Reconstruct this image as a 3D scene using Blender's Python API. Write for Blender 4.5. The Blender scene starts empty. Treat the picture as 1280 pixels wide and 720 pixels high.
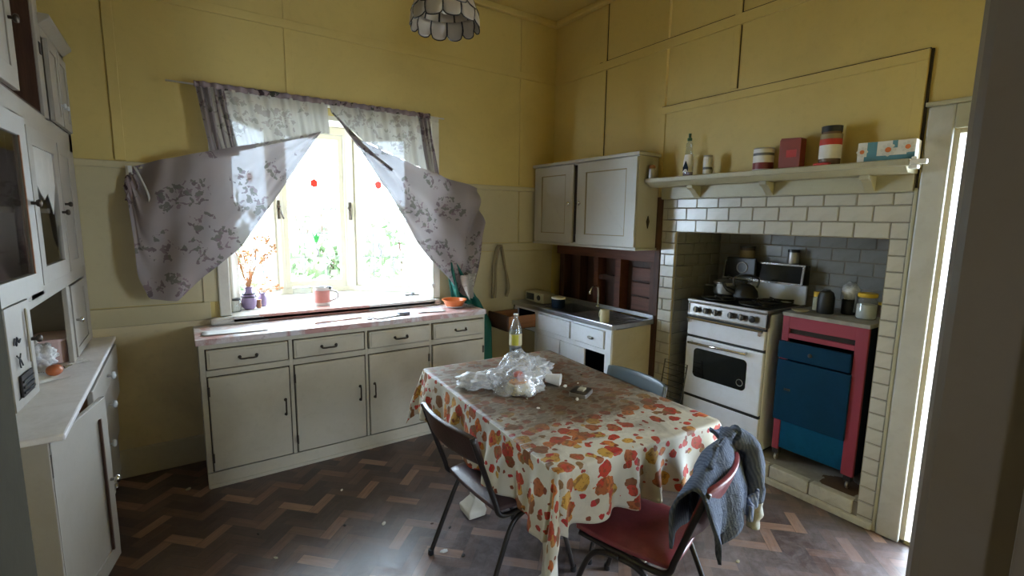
import bpy, bmesh, math, random
from mathutils import Vector, Matrix, noise
random.seed(4)
D = bpy.data; SC = bpy.context.scene; C = SC.collection
PI = math.pi
# ------------------------------------------------------------------ camera, world, light, exposure
def camera():
    yaw, pitch, roll, f = 0.599343, 0.139760, 0.0142692, 606.76
    fw = Vector((math.sin(yaw)*math.cos(pitch), math.cos(yaw)*math.cos(pitch), -math.sin(pitch)))
    rt = Vector((math.cos(yaw), -math.sin(yaw), 0)); up = rt.cross(fw)
    r2 = math.cos(roll)*rt + math.sin(roll)*up; u2 = -math.sin(roll)*rt + math.cos(roll)*up
    m = Matrix((r2, u2, -fw)).transposed().to_4x4(); m.translation = Vector((0, 0, 1.62))
    cd = D.cameras.new('camera'); cd.sensor_width = 36; cd.lens = 36*f/1280; cd.clip_start = 0.02
    co = D.objects.new('camera', cd); co.matrix_world = m; C.objects.link(co); SC.camera = co
camera()
W = D.worlds.new('overcast_sky'); SC.world = W; W.use_nodes = True
_n = W.node_tree; _bg = _n.nodes['Background']
_tc = _n.nodes.new('ShaderNodeTexCoord'); _sx = _n.nodes.new('ShaderNodeSeparateXYZ'); _cr = _n.nodes.new('ShaderNodeValToRGB')
_n.links.new(_tc.outputs['Generated'], _sx.inputs[0]); _n.links.new(_sx.outputs['Z'], _cr.inputs[0]); _n.links.new(_cr.outputs[0], _bg.inputs[0])
_cr.color_ramp.elements[0].color = (0.64, 0.79, 1.0, 1); _cr.color_ramp.elements[1].color = (0.70, 0.83, 1.0, 1)
_bg.inputs[1].default_value = 34.0
def portal(name, loc, rot, sx, sy):
    l = D.lights.new(name, 'AREA'); l.shape = 'RECTANGLE'; l.size = sx; l.size_y = sy; l.cycles.is_portal = True
    o = D.objects.new(name, l); o.location = loc; o.rotation_euler = rot; C.objects.link(o)
portal('sky_portal', (0.98, 4.62, 1.68), (-PI/2, 0, 0), 1.9, 1.6)
portal('sky_portal', (-0.36, -2.32, 1.3), (PI/2, 0, 0), 0.28, 1.6)  # portal for the added hall gap that gives fill light
portal('sky_portal', (3.16, 0.33, 1.03), (0, PI/2, 0), 2.1, 0.9)
SC.view_settings.view_transform = 'Standard'; SC.view_settings.look = 'None'
SC.view_settings.gamma = 1; SC.view_settings.use_curve_mapping = False
SC.view_settings.exposure = 0.0
SC.cycles.max_bounces = 10; SC.cycles.diffuse_bounces = 6; SC.cycles.transparent_max_bounces = 16
SC.cycles.sample_clamp_indirect = 6

# ------------------------------------------------------------------ mesh helpers
class B:
    def __init__(s): s.v = []; s.f = []; s.uv = None
    def add(s, vs, fs, M=None):
        n = len(s.v)
        s.v += [tuple(M @ Vector(p)) if M else tuple(p) for p in vs]
        s.f += [tuple(i+n for i in f) for f in fs]; return s
    def box(s, x0, x1, y0, y1, z0, z1, M=None):
        if x0 > x1: x0, x1 = x1, x0
        if y0 > y1: y0, y1 = y1, y0
        if z0 > z1: z0, z1 = z1, z0
        return s.add([(x0,y0,z0),(x1,y0,z0),(x1,y1,z0),(x0,y1,z0),(x0,y0,z1),(x1,y0,z1),(x1,y1,z1),(x0,y1,z1)],
              [(0,3,2,1),(4,5,6,7),(0,1,5,4),(1,2,6,5),(2,3,7,6),(3,0,4,7)], M)
    def prism(s, pts, a, b, axis=2, M=None):
        n = len(pts)
        def p3(p, h):
            return {2:(p[0],p[1],h), 1:(p[0],h,p[1]), 0:(h,p[0],p[1])}[axis]
        return s.add([p3(p,a) for p in pts]+[p3(p,b) for p in pts],
              [tuple(range(n))[::-1], tuple(range(n,2*n))]+[(i,(i+1)%n,n+(i+1)%n,n+i) for i in range(n)], M)
    def lathe(s, prof, n=24, M=None, cap=True):
        vs = [(r*math.cos(2*PI*i/n), r*math.sin(2*PI*i/n), z) for r, z in prof for i in range(n)]
        fs = [(k*n+i, k*n+(i+1)%n, (k+1)*n+(i+1)%n, (k+1)*n+i) for k in range(len(prof)-1) for i in range(n)]
        if cap:
            fs.append(tuple(range(n))[::-1]); fs.append(tuple((len(prof)-1)*n+i for i in range(n)))
        return s.add(vs, fs, M)
    def tube(s, pts, r, n=8, M=None, closed=False):
        pts = [Vector(p) for p in pts]; rs = r if isinstance(r, (list, tuple)) else [r]*len(pts)
        vs = []; up = Vector((0.13, 0.21, 0.97)).normalized(); last = None
        for i, p in enumerate(pts):
            a = pts[(i-1) % len(pts)] if (i > 0 or closed) else p; b = pts[(i+1) % len(pts)] if (i < len(pts)-1 or closed) else p
            t = (b-a).normalized()
            if last is None:
                u = t.cross(up)
                if u.length < 0.1: u = t.cross(Vector((1,0,0)))
            else: u = last - t*last.dot(t)
            u.normalize(); last = u; w = t.cross(u)
            for k in range(n):
                an = 2*PI*k/n; vs.append(p + (u*math.cos(an)+w*math.sin(an))*rs[i])
        m = len(pts); fs = []
        for i in range(m if closed else m-1):
            j = (i+1) % m
            fs += [(i*n+k, i*n+(k+1)%n, j*n+(k+1)%n, j*n+k) for k in range(n)]
        if not closed: fs += [tuple(range(n))[::-1], tuple((m-1)*n+k for k in range(n))]
        return s.add(vs, fs, M)
    def grid(s, fn, nu, nv, uvfn=None, M=None):
        n = len(s.v); vs = [fn(i/nu, j/nv) for j in range(nv+1) for i in range(nu+1)]
        fs = [(j*(nu+1)+i, j*(nu+1)+i+1, (j+1)*(nu+1)+i+1, (j+1)*(nu+1)+i) for j in range(nv) for i in range(nu)]
        s.add(vs, fs, M)
        if uvfn: s.uv = [uvfn(i/nu, j/nv) for j in range(nv+1) for i in range(nu+1)]
        return s
    def ell(s, c, r, nu=16, nv=10, fn=None, M=None):
        pr = []
        vs = []; 
        for j in range(nv+1):
            th = PI*j/nv
            for i in range(nu):
                ph = 2*PI*i/nu; d = Vector((math.sin(th)*math.cos(ph), math.sin(th)*math.sin(ph), math.cos(th)))
                k = fn(d) if fn else 1
                vs.append((c[0]+d.x*r[0]*k, c[1]+d.y*r[1]*k, c[2]+d.z*r[2]*k))
        fs = [(j*nu+i, j*nu+(i+1)%nu, (j+1)*nu+(i+1)%nu, (j+1)*nu+i) for j in range(nv) for i in range(nu)]
        return s.add(vs, fs, M)
def arc(pts, k=6):
    """smooth a polyline with Catmull-Rom"""
    P = [Vector(p) for p in pts]; out = []
    for i in range(len(P)-1):
        p0 = P[max(i-1,0)]; p1 = P[i]; p2 = P[i+1]; p3 = P[min(i+2,len(P)-1)]
        for j in range(k):
            t = j/k
            out.append(0.5*((2*p1)+(p2-p0)*t+(2*p0-5*p1+4*p2-p3)*t*t+(3*p1-p0-3*p2+p3)*t**3))
    out.append(P[-1]); return out
def origin(o):
    v = Vector((0,0,0))
    while o: v = v + o.location; o = o.parent
    return v
WARP = [None]
def obj(name, b, mat, parent=None, smooth=False, bevel=0, world=True, solid=0, sub=0, weld=True):
    me = D.meshes.new(name)
    off = origin(parent) if (parent and world) else Vector((0,0,0))
    if WARP[0]: b.v = [WARP[0](p) for p in b.v]
    me.from_pydata([tuple(Vector(p)-off) for p in b.v], [], b.f)
    if b.uv:
        ul = me.uv_layers.new(name='uv')
        for lp in me.loops: ul.data[lp.index].uv = b.uv[lp.vertex_index]
    bm = bmesh.new(); bm.from_mesh(me)
    if weld and not b.uv: bmesh.ops.remove_doubles(bm, verts=bm.verts, dist=1e-6)
    bmesh.ops.recalc_face_normals(bm, faces=bm.faces); bm.to_mesh(me); bm.free()
    if smooth:
        for p in me.polygons: p.use_smooth = True
    me.materials.append(mat)
    o = D.objects.new(name, me); C.objects.link(o); o.parent = parent
    if solid:
        m = o.modifiers.new('solid', 'SOLIDIFY'); m.thickness = solid; m.offset = 0
    if bevel:
        m = o.modifiers.new('bevel', 'BEVEL'); m.width = bevel; m.segments = 2; m.limit_method = 'ANGLE'; m.angle_limit = 0.7
        if smooth is False:
            pass
    if sub:
        m = o.modifiers.new('sub', 'SUBSURF'); m.levels = sub; m.render_levels = sub
    if smooth == 'auto':
        me.shade_smooth() if hasattr(me, 'shade_smooth') else None
        try: me.set_sharp_from_angle(angle=0.6)
        except Exception: pass
    return o
def tag(o, label, cat, group=None):
    o['label'] = label; o['category'] = cat
    if group: o['group'] = group
    return o
def thing(name, label, cat, loc=(0,0,0), rz=0, group=None):
    o = D.objects.new(name, None); o.empty_display_size = 0.1; C.objects.link(o); o.location = loc; o.rotation_euler = (0,0,rz)
    return tag(o, label, cat, group)
def struct(name, b, mat, parent=None, **k):
    o = obj(name, b, mat, parent, **k)
    if parent is None: o['kind'] = 'structure'
    return o
def bx(*a): return B().box(*a)
def T(x, y, z, rz=0, rx=0, ry=0):
    return Matrix.Translation((x,y,z)) @ Matrix.Rotation(rz,4,'Z') @ Matrix.Rotation(ry,4,'Y') @ Matrix.Rotation(rx,4,'X')

# ------------------------------------------------------------------ materials
class N:
    def __init__(s, name):
        s.m = D.materials.new(name); s.m.use_nodes = True; s.t = s.m.node_tree
        s.b = s.t.nodes['Principled BSDF']; s.out = s.t.nodes['Material Output']
    def n(s, ty, **k):
        nd = s.t.nodes.new('ShaderNode'+ty)
        for a, v in k.items(): setattr(nd, a, v)
        return nd
    def l(s, a, b): s.t.links.new(a, b)
    def math(s, op, a, b=None, c=None):
        nd = s.n('Math', operation=op)
        for i, x in enumerate((a, b, c)):
            if x is None: continue
            if isinstance(x, (int, float)): nd.inputs[i].default_value = x
            else: s.l(x, nd.inputs[i])
        return nd.outputs[0]
    def mix(s, f, a, b, bt='MIX'):
        nd = s.n('MixRGB', blend_type=bt)
        for i, x in enumerate((f, a, b)):
            if isinstance(x, (int, float)): nd.inputs[i].default_value = x
            elif isinstance(x, tuple): nd.inputs[i].default_value = (*x[:3], 1)
            else: s.l(x, nd.inputs[i])
        return nd.outputs[0]
    def noise(s, vec, sc, det=4, rough=0.6, dist=0):
        nd = s.n('TexNoise'); s.l(vec, nd.inputs['Vector']); nd.inputs['Scale'].default_value = sc
        nd.inputs['Detail'].default_value = det; nd.inputs['Roughness'].default_value = rough; nd.inputs['Distortion'].default_value = dist
        return nd.outputs['Fac']
    def ramp(s, f, *stops):
        nd = s.n('ValToRGB'); s.l(f, nd.inputs[0]); el = nd.color_ramp.elements
        while len(el) < len(stops): el.new(0.5)
        for e, (p, c) in zip(el, stops):
            e.position = p; e.color = (*c, 1) if isinstance(c, tuple) else (c, c, c, 1)
        return nd.outputs[0]
    def obj(s): return s.n('TexCoord').outputs['Object']
    def bump(s, h, st=0.3, d=0.01):
        nd = s.n('Bump'); nd.inputs['Strength'].default_value = st; nd.inputs['Distance'].default_value = d
        s.l(h, nd.inputs['Height']); s.l(nd.outputs[0], s.b.inputs['Normal'])
def paint(name, c, rough=0.5, dirt=(0.25,0.20,0.12), amt=0.35, sc=3.0, bump=0.1, fine=25, spec=0.5):
    k = N(name); v = k.obj()
    f = k.ramp(k.noise(v, sc, 6, 0.65, 0.6), (0.45, 0.0), (0.8, 1.0))
    f2 = k.ramp(k.noise(v, fine, 3, 0.6), (0.55, 0.0), (0.85, 1.0))
    a = k.mix(k.math('MULTIPLY', f, amt), c, dirt); a = k.mix(k.math('MULTIPLY', f2, amt*0.6), a, dirt)
    k.l(a, k.b.inputs['Base Color']); k.b.inputs['Roughness'].default_value = rough
    k.b.inputs['Specular IOR Level'].default_value = spec
    if bump: k.bump(k.noise(v, sc*6, 4), bump)
    return k.m
def plain(name, c, rough=0.5, metal=0.0, spec=0.5, var=0.12, sc=12, trans=0.0, alpha=1.0):
    k = N(name); f = k.noise(k.obj(), sc, 4)
    d = tuple(x*(1-2*var) for x in c); e = tuple(min(1, x*(1+var)) for x in c)
    k.l(k.mix(f, d, e), k.b.inputs['Base Color']); k.b.inputs['Roughness'].default_value = rough
    k.b.inputs['Metallic'].default_value = metal; k.b.inputs['Specular IOR Level'].default_value = spec
    k.b.inputs['Transmission Weight'].default_value = trans; k.b.inputs['Alpha'].default_value = alpha
    return k.m
def wood(name, a, b, rough=0.5, sc=6, axis=2):
    k = N(name); mp = k.n('Mapping'); k.l(k.obj(), mp.inputs[0])
    s = [14, 14, 14]; s[axis] = 1.2; mp.inputs['Scale'].default_value = s
    f = k.noise(mp.outputs[0], sc*0.5, 6, 0.7, 0.4)
    k.l(k.ramp(f, (0.3, a), (0.7, b)), k.b.inputs['Base Color']); k.b.inputs['Roughness'].default_value = rough
    k.bump(f, 0.25); return k.m
def clear(name, c=(1,1,1), fac=0.08, rough=0.02, film=0.0):
    """thin clear sheet: lets light straight through and adds a reflection"""
    k = N(name); t = k.n('BsdfTransparent'); t.inputs[0].default_value = (*c, 1)
    k.b.inputs['Base Color'].default_value = (0.8,0.8,0.8,1); k.b.inputs['Roughness'].default_value = rough
    fr = k.n('LayerWeight'); fr.inputs[0].default_value = 0.5
    f = k.math('ADD', k.math('MULTIPLY', k.math('POWER', fr.outputs['Facing'], 4.0), 0.6), fac+0.03)
    g = k.n('BsdfGlossy'); g.inputs['Roughness'].default_value = rough
    mx = k.n('MixShader'); k.l(f, mx.inputs[0]); k.l(t.outputs[0], mx.inputs[1]); k.l(g.outputs[0], mx.inputs[2])
    res = mx.outputs[0]
    if film:
        df = k.n('BsdfDiffuse'); df.inputs[0].default_value = (0.85,0.84,0.82,1)
        ff = k.math('MULTIPLY', k.ramp(k.noise(k.obj(), 14, 5, 0.7, 1.0), (0.3, 0.3), (0.7, 1.0)), film)
        m2 = k.n('MixShader'); k.l(ff, m2.inputs[0]); k.l(res, m2.inputs[1]); k.l(df.outputs[0], m2.inputs[2]); res = m2.outputs[0]
    k.l(res, k.out.inputs[0]); return k.m

M = {}
M['yellow'] = paint('yellow wall paint', (0.62,0.48,0.17), 0.55, (0.36,0.26,0.09), 0.35, 1.2)
M['ceil'] = paint('yellow ceiling paint', (0.62,0.48,0.17), 0.6, (0.35,0.26,0.09), 0.35, 1.5)
M['cream'] = paint('cream wall paint', (0.52,0.45,0.27), 0.5, (0.32,0.26,0.15), 0.35, 1.6)
M['olive'] = paint('grubby cream lower wall paint', (0.72,0.61,0.38), 0.5, (0.30,0.23,0.13), 0.4, 1.4)
M['trim'] = paint('cream trim paint', (0.42,0.39,0.27), 0.42, (0.25,0.2,0.12), 0.4, 4)
M['white'] = paint('old white gloss paint', (0.66,0.62,0.52), 0.38, (0.30,0.24,0.16), 0.3, 3)
M['cab'] = paint('grubby white cabinet paint', (0.54,0.49,0.38), 0.42, (0.28,0.22,0.13), 0.4, 2.5)
M['cupwhite'] = paint('shaded white cupboard paint', (0.48,0.46,0.41), 0.4, (0.4,0.33,0.24), 0.25, 4)  # same white as the sink cabinet, darkened to paint its dimmer light
M['countertop'] = paint('worn white counter paint', (0.80,0.76,0.75), 0.3, (0.35,0.3,0.25), 0.4, 6)
M['dresser'] = paint('dresser paint', (0.37,0.335,0.285), 0.45, (0.25,0.2,0.14), 0.3, 3)
M['architrave'] = paint('worn white architrave paint', (0.50,0.49,0.46), 0.4, (0.2,0.16,0.11), 0.35, 3)
M['sinkwhite'] = paint('lit white cabinet paint', (0.86,0.88,0.92), 0.4, (0.4,0.33,0.24), 0.25, 4)  # brighter, cooler copy of the cupboard white, window light painted in
M['enamel'] = paint('white stove enamel', (0.84,0.87,0.95), 0.25, (0.3,0.24,0.18), 0.18, 5, 0.0)
M['tile'] = paint('white glazed tile', (0.50,0.48,0.42), 0.22, (0.30,0.25,0.18), 0.35, 5, 0.03)
M['grout'] = plain('dark grout', (0.24,0.21,0.17), 0.9)
M['tilein'] = paint('darker glazed tile', (0.22,0.215,0.20), 0.3, (0.10,0.08,0.06), 0.5, 3, 0.03)  # darker than the front tiles, used inside the opening
M['brick'] = paint('white painted brick', (0.58,0.56,0.50), 0.6, (0.20,0.16,0.12), 0.5, 9, 0.5)
M['gap'] = plain('dark joint', (0.035,0.025,0.02), 0.9)
M['darkwood'] = wood('dark bare timber', (0.035,0.014,0.008), (0.10,0.035,0.018), 0.6)
M['redwood'] = wood('red brown board', (0.09,0.028,0.014), (0.17,0.055,0.028), 0.55, axis=1)
M['barewood'] = wood('bare orange timber', (0.26,0.11,0.05), (0.40,0.19,0.09), 0.6, axis=0)
M['brown'] = wood('brown interior timber', (0.05,0.022,0.014), (0.10,0.045,0.025), 0.5)
M['chrome'] = plain('chrome', (0.72,0.72,0.72), 0.16, 1.0, var=0.05)
M['steel'] = plain('stained stainless steel', (0.55,0.56,0.58), 0.3, 1.0, var=0.2, sc=6)
M['blackmetal'] = plain('black enamelled tube', (0.018,0.014,0.013), 0.35)
M['black'] = plain('black plastic', (0.02,0.02,0.022), 0.35)
M['darkmetal'] = plain('dark aged metal', (0.09,0.07,0.055), 0.4, 0.8)
M['glass'] = clear('window glass', (0.97,0.99,0.98), 0.0)
M['cabglass'] = clear('cabinet glass', (0.8,0.8,0.78), 0.05)
M['bottle'] = clear('clear plastic bottle', (0.86,0.90,0.90), 0.08, 0.1, 0.12)
M['bag'] = clear('thin plastic bag', (0.95,0.95,0.96), 0.06, 0.22, 0.42)
M['milky'] = clear('milky plastic bag', (0.9,0.9,0.92), 0.06, 0.25, 0.8)
M['pink'] = paint('dull raspberry pink paint', (0.30,0.035,0.06), 0.5, (0.2,0.03,0.04), 0.35, 6)
M['blue'] = paint('deep teal blue paint', (0.003,0.034,0.075), 0.6, (0.003,0.02,0.04), 0.45, 4, spec=0.12)
M['blue2'] = paint('worn brighter blue paint', (0.004,0.075,0.15), 0.6, (0.004,0.03,0.06), 0.6, 7, spec=0.12)
M['navy'] = plain('dark navy panel', (0.008,0.018,0.035), 0.7, spec=0.15)
M['terracotta'] = plain('orange plastic bowl', (0.72,0.20,0.06), 0.35)
M['china'] = plain('white china', (0.8,0.78,0.74), 0.2)
M['paper'] = plain('white paper', (0.85,0.83,0.80), 0.7)
M['teal'] = plain('teal green cloth', (0.005,0.13,0.10), 0.65)
M['redvinyl'] = paint('dark red vinyl', (0.23,0.045,0.052), 0.3, (0.06,0.012,0.012), 0.5, 7, 0.15)
M['brownvinyl'] = paint('dark brown vinyl', (0.055,0.028,0.022), 0.35, (0.02,0.012,0.01), 0.4, 7, 0.15)
M['purplevinyl'] = paint('faded mauve vinyl', (0.09,0.055,0.06), 0.35, (0.06,0.04,0.04), 0.4, 7, 0.15)
M['greyvinyl'] = paint('blue grey vinyl', (0.085,0.11,0.12), 0.3, (0.07,0.08,0.08), 0.4, 7, 0.15)
M['yellowplastic'] = plain('yellow plastic lid', (0.75,0.48,0.03), 0.35)
M['salt'] = plain('white powder', (0.82,0.80,0.76), 0.8)
M['red'] = plain('red carton', (0.24,0.035,0.015), 0.5)
M['redlid'] = plain('red print', (0.55,0.04,0.03), 0.5)
M['green'] = plain('dark green plastic', (0.03,0.10,0.03), 0.4)
M['purple'] = plain('purple glass', (0.30,0.22,0.36), 0.2)
M['straw'] = plain('dried flower stems', (0.62,0.33,0.16), 0.8)
M['rope'] = plain('old cloth cord', (0.30,0.24,0.14), 0.9)
M['soot'] = plain('sooty black iron', (0.015,0.014,0.013), 0.5)
M['ovenglass'] = plain('black oven glass', (0.012,0.014,0.014), 0.08, var=0.05)
M['knobpanel'] = plain('brushed control panel', (0.34,0.32,0.30), 0.35, 0.85)
M['alu'] = plain('dull aluminium', (0.42,0.40,0.37), 0.38, 0.9)
M['leaf'] = plain('garden foliage', (0.26,0.34,0.19), 0.7, var=0.4, sc=3)
M['lead'] = plain('grey lead', (0.16,0.16,0.17), 0.5, 0.3)
M['redglass'] = plain('red stained glass', (0.65,0.04,0.03), 0.2)
M['greenglass'] = plain('green stained glass', (0.06,0.35,0.10), 0.2)
M['bone'] = plain('white ceramic knob', (0.72,0.76,0.80), 0.15)
M['pinkplastic'] = plain('pinkish ice cream tub', (0.78,0.55,0.50), 0.35)
M['onion'] = plain('brown onion', (0.48,0.13,0.045), 0.35, var=0.3)
M['beer'] = plain('brown liquid', (0.16,0.10,0.07), 0.2)
M['jamb'] = paint('shaded brown door frame paint', (0.17,0.13,0.095), 0.45, (0.14,0.1,0.06), 0.5, 3)  # dark tone carries the shade on the unlit near frame
M['garden'] = plain('pale garden paving', (0.42,0.42,0.38), 0.9)

def lino():
    k = N('parquet pattern lino'); v = k.obj(); sp = k.n('SeparateXYZ'); k.l(v, sp.inputs[0])
    w = 0.0622; n = 3; c = math.cos(PI/4)/w
    u = k.math('ADD', k.math('MULTIPLY', sp.outputs[0], c), k.math('MULTIPLY', sp.outputs[1], c))
    q = k.math('SUBTRACT', k.math('MULTIPLY', sp.outputs[1], c), k.math('MULTIPLY', sp.outputs[0], c))
    q = k.math('ADD', q, 399.0); u = k.math('ADD', u, 399.0)
    i = k.math('FLOOR', u); j = k.math('FLOOR', q)
    m = k.math('FLOORED_MODULO', k.math('SUBTRACT', i, j), 2.0*n)
    hor = k.math('LESS_THAN', m, n-0.5)
    hx = k.math('SUBTRACT', i, m); vy = k.math('SUBTRACT', j, k.math('SUBTRACT', 2.0*n-1, m))
    cb = k.n('CombineXYZ')
    def sel(a, b): return k.math('ADD', k.math('MULTIPLY', a, hor), k.math('MULTIPLY', b, k.math('SUBTRACT', 1.0, hor)))
    k.l(sel(hx, i), cb.inputs[0]); k.l(sel(j, vy), cb.inputs[1]); k.l(hor, cb.inputs[2])
    wn = k.n('TexWhiteNoise', noise_dimensions='3D'); k.l(cb.outputs[0], wn.inputs['Vector']); r = wn.outputs['Value']
    per = k.math('LESS_THAN', k.math('FLOORED_MODULO', sel(j, i), 3.0), 0.5)
    r = k.math('ADD', k.math('MULTIPLY', r, 0.55), k.math('MULTIPLY', per, 0.40))
    fu = k.math('FRACT', u); fv = k.math('FRACT', q); across = sel(fv, fu)
    edge = k.math('LESS_THAN', k.math('ABSOLUTE', k.math('SUBTRACT', across, 0.5)), 0.47)
    # grain
    sc = k.n('CombineXYZ'); k.l(sel(k.math('MULTIPLY', u, 0.25), k.math('MULTIPLY', q, 0.25)), sc.inputs[0]); k.l(k.math('MULTIPLY', sel(q, u), 3.0), sc.inputs[1]); k.l(k.math('MULTIPLY', r, 20.0), sc.inputs[2])
    g = k.noise(sc.outputs[0], 1.5, 5, 0.7)
    col = k.ramp(r, (0.0, (0.035,0.018,0.014)), (0.40, (0.075,0.038,0.028)), (0.62, (0.15,0.075,0.05)), (0.9, (0.33,0.19,0.125)))
    col = k.mix(1.0, col, k.ramp(g, (0.3, 0.65), (0.7, 1.25)), 'MULTIPLY')
    col = k.mix(edge, (0.03,0.018,0.014), col)
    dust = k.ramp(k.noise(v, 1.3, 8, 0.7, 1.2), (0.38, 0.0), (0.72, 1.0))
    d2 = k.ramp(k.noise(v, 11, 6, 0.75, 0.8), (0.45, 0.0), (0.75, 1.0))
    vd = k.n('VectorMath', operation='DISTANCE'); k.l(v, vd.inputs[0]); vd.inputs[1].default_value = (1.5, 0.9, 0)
    worn = k.ramp(k.math('ADD', k.math('MULTIPLY', vd.outputs['Value'], 0.4), k.math('MULTIPLY', k.noise(v, 2.0, 5), 0.3)), (0.50, 1.0), (0.95, 0.28))  # dust also paints the window light round the table, fading to shade at cabinets
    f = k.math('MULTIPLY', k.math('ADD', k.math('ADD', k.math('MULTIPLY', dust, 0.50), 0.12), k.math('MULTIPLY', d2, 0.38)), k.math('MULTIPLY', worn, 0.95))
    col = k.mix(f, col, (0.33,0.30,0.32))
    k.l(col, k.b.inputs['Base Color'])
    k.l(k.math('ADD', k.math('MULTIPLY', d2, 0.2), 0.30), k.b.inputs['Roughness'])
    k.bump(k.math('ADD', k.math('MULTIPLY', edge, 0.3), k.noise(v, 5, 5)), 0.15, 0.006)
    return k.m
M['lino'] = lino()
def cloth_print():
    k = N('autumn print oilcloth'); uv = k.n('TexCoord').outputs['UV']
    nz = k.n('TexNoise'); k.l(uv, nz.inputs['Vector']); nz.inputs['Scale'].default_value = 26; nz.inputs['Detail'].default_value = 2
    ad = k.n('VectorMath', operation='MULTIPLY_ADD'); k.l(nz.outputs['Color'], ad.inputs[0]); ad.inputs[1].default_value = (0.035,0.035,0); k.l(uv, ad.inputs[2])
    base = k.mix(k.noise(uv, 5, 4), (0.58,0.53,0.42), (0.72,0.68,0.58))
    def layer(base, sc, th, off, stops, keep):
        mp = k.n('Mapping'); k.l(ad.outputs[0], mp.inputs[0]); mp.inputs['Location'].default_value = off
        vo = k.n('TexVoronoi'); k.l(mp.outputs[0], vo.inputs['Vector']); vo.inputs['Scale'].default_value = sc; vo.inputs['Randomness'].default_value = 0.85
        rs = k.n('SeparateColor'); k.l(vo.outputs['Color'], rs.inputs[0])
        mask = k.math('MULTIPLY', k.math('LESS_THAN', vo.outputs['Distance'], th), k.math('LESS_THAN', rs.outputs[1], keep))
        cr = k.n('ValToRGB'); cr.color_ramp.interpolation = 'CONSTANT'; k.l(rs.outputs[0], cr.inputs[0]); el = cr.color_ramp.elements
        while len(el) < len(stops): el.new(0.5)
        for e, (p, c) in zip(el, stops): e.position = p; e.color = (*c, 1)
        dk = k.mix(k.math('GREATER_THAN', k.noise(ad.outputs[0], 60, 3), 0.55), cr.outputs[0], k.mix(0.6, cr.outputs[0], (0.16,0.06,0.02)))
        return k.mix(mask, base, dk)
    aut = [(0, (0.50,0.05,0.025)), (0.25, (0.62,0.17,0.04)), (0.5, (0.60,0.33,0.06)), (0.72, (0.26,0.10,0.04)), (0.86, (0.42,0.12,0.04))]
    col = layer(base, 14.0, 0.47, (0,0,0), aut, 0.9)
    col = layer(col, 20, 0.38, (3.3,1.7,0), [(0, (0.55,0.06,0.03)), (0.5, (0.30,0.15,0.05)), (0.75, (0.6,0.25,0.05))], 0.5)
    col = layer(col, 32, 0.36, (7.1,4.2,0), [(0, (0.5,0.03,0.03)), (0.6, (0.25,0.06,0.03))], 0.35)
    # brown grime worn over the far part of the table top (uv is in metres from the table centre)
    sp = k.n('SeparateXYZ'); k.l(uv, sp.inputs[0])
    n1 = k.noise(uv, 3.2, 7, 0.7, 1.0)
    along = k.math('ADD', k.math('ADD', sp.outputs[1], 0.27), k.math('MULTIPLY', k.math('SUBTRACT', n1, 0.5), 1.3))
    g = k.math('MULTIPLY', k.ramp(k.math('ADD', along, 0.5), (0.12, 0.0), (0.50, 1.0)), k.math('LESS_THAN', k.math('ABSOLUTE', sp.outputs[0]), 0.435))
    g = k.math('MULTIPLY', g, k.math('LESS_THAN', sp.outputs[1], 0.66))
    sm = k.n('Mapping'); k.l(uv, sm.inputs[0]); sm.inputs['Scale'].default_value = (3, 14, 1); sm.inputs['Rotation'].default_value = (0,0,0.9)
    streak = k.noise(sm.outputs[0], 4, 6, 0.75, 1.5)
    gc = k.ramp(streak, (0.35, (0.05,0.03,0.018)), (0.55, (0.12,0.075,0.042)), (0.72, (0.26,0.17,0.11)))
    col = k.mix(k.math('MULTIPLY', g, k.ramp(streak, (0.3, 0.95), (0.8, 0.7))), col, gc)
    light = k.math('MULTIPLY', k.ramp(k.noise(uv, 2.0, 6, 0.7), (0.45, 0.0), (0.75, 0.45)), 1.0)
    col = k.mix(light, col, (0.24,0.17,0.10))
    k.l(col, k.b.inputs['Base Color']); k.b.inputs['Roughness'].default_value = 0.55; k.b.inputs['Specular IOR Level'].default_value = 0.3
    k.bump(streak, 0.12, 0.004); return k.m
M['tablecloth'] = cloth_print()
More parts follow.
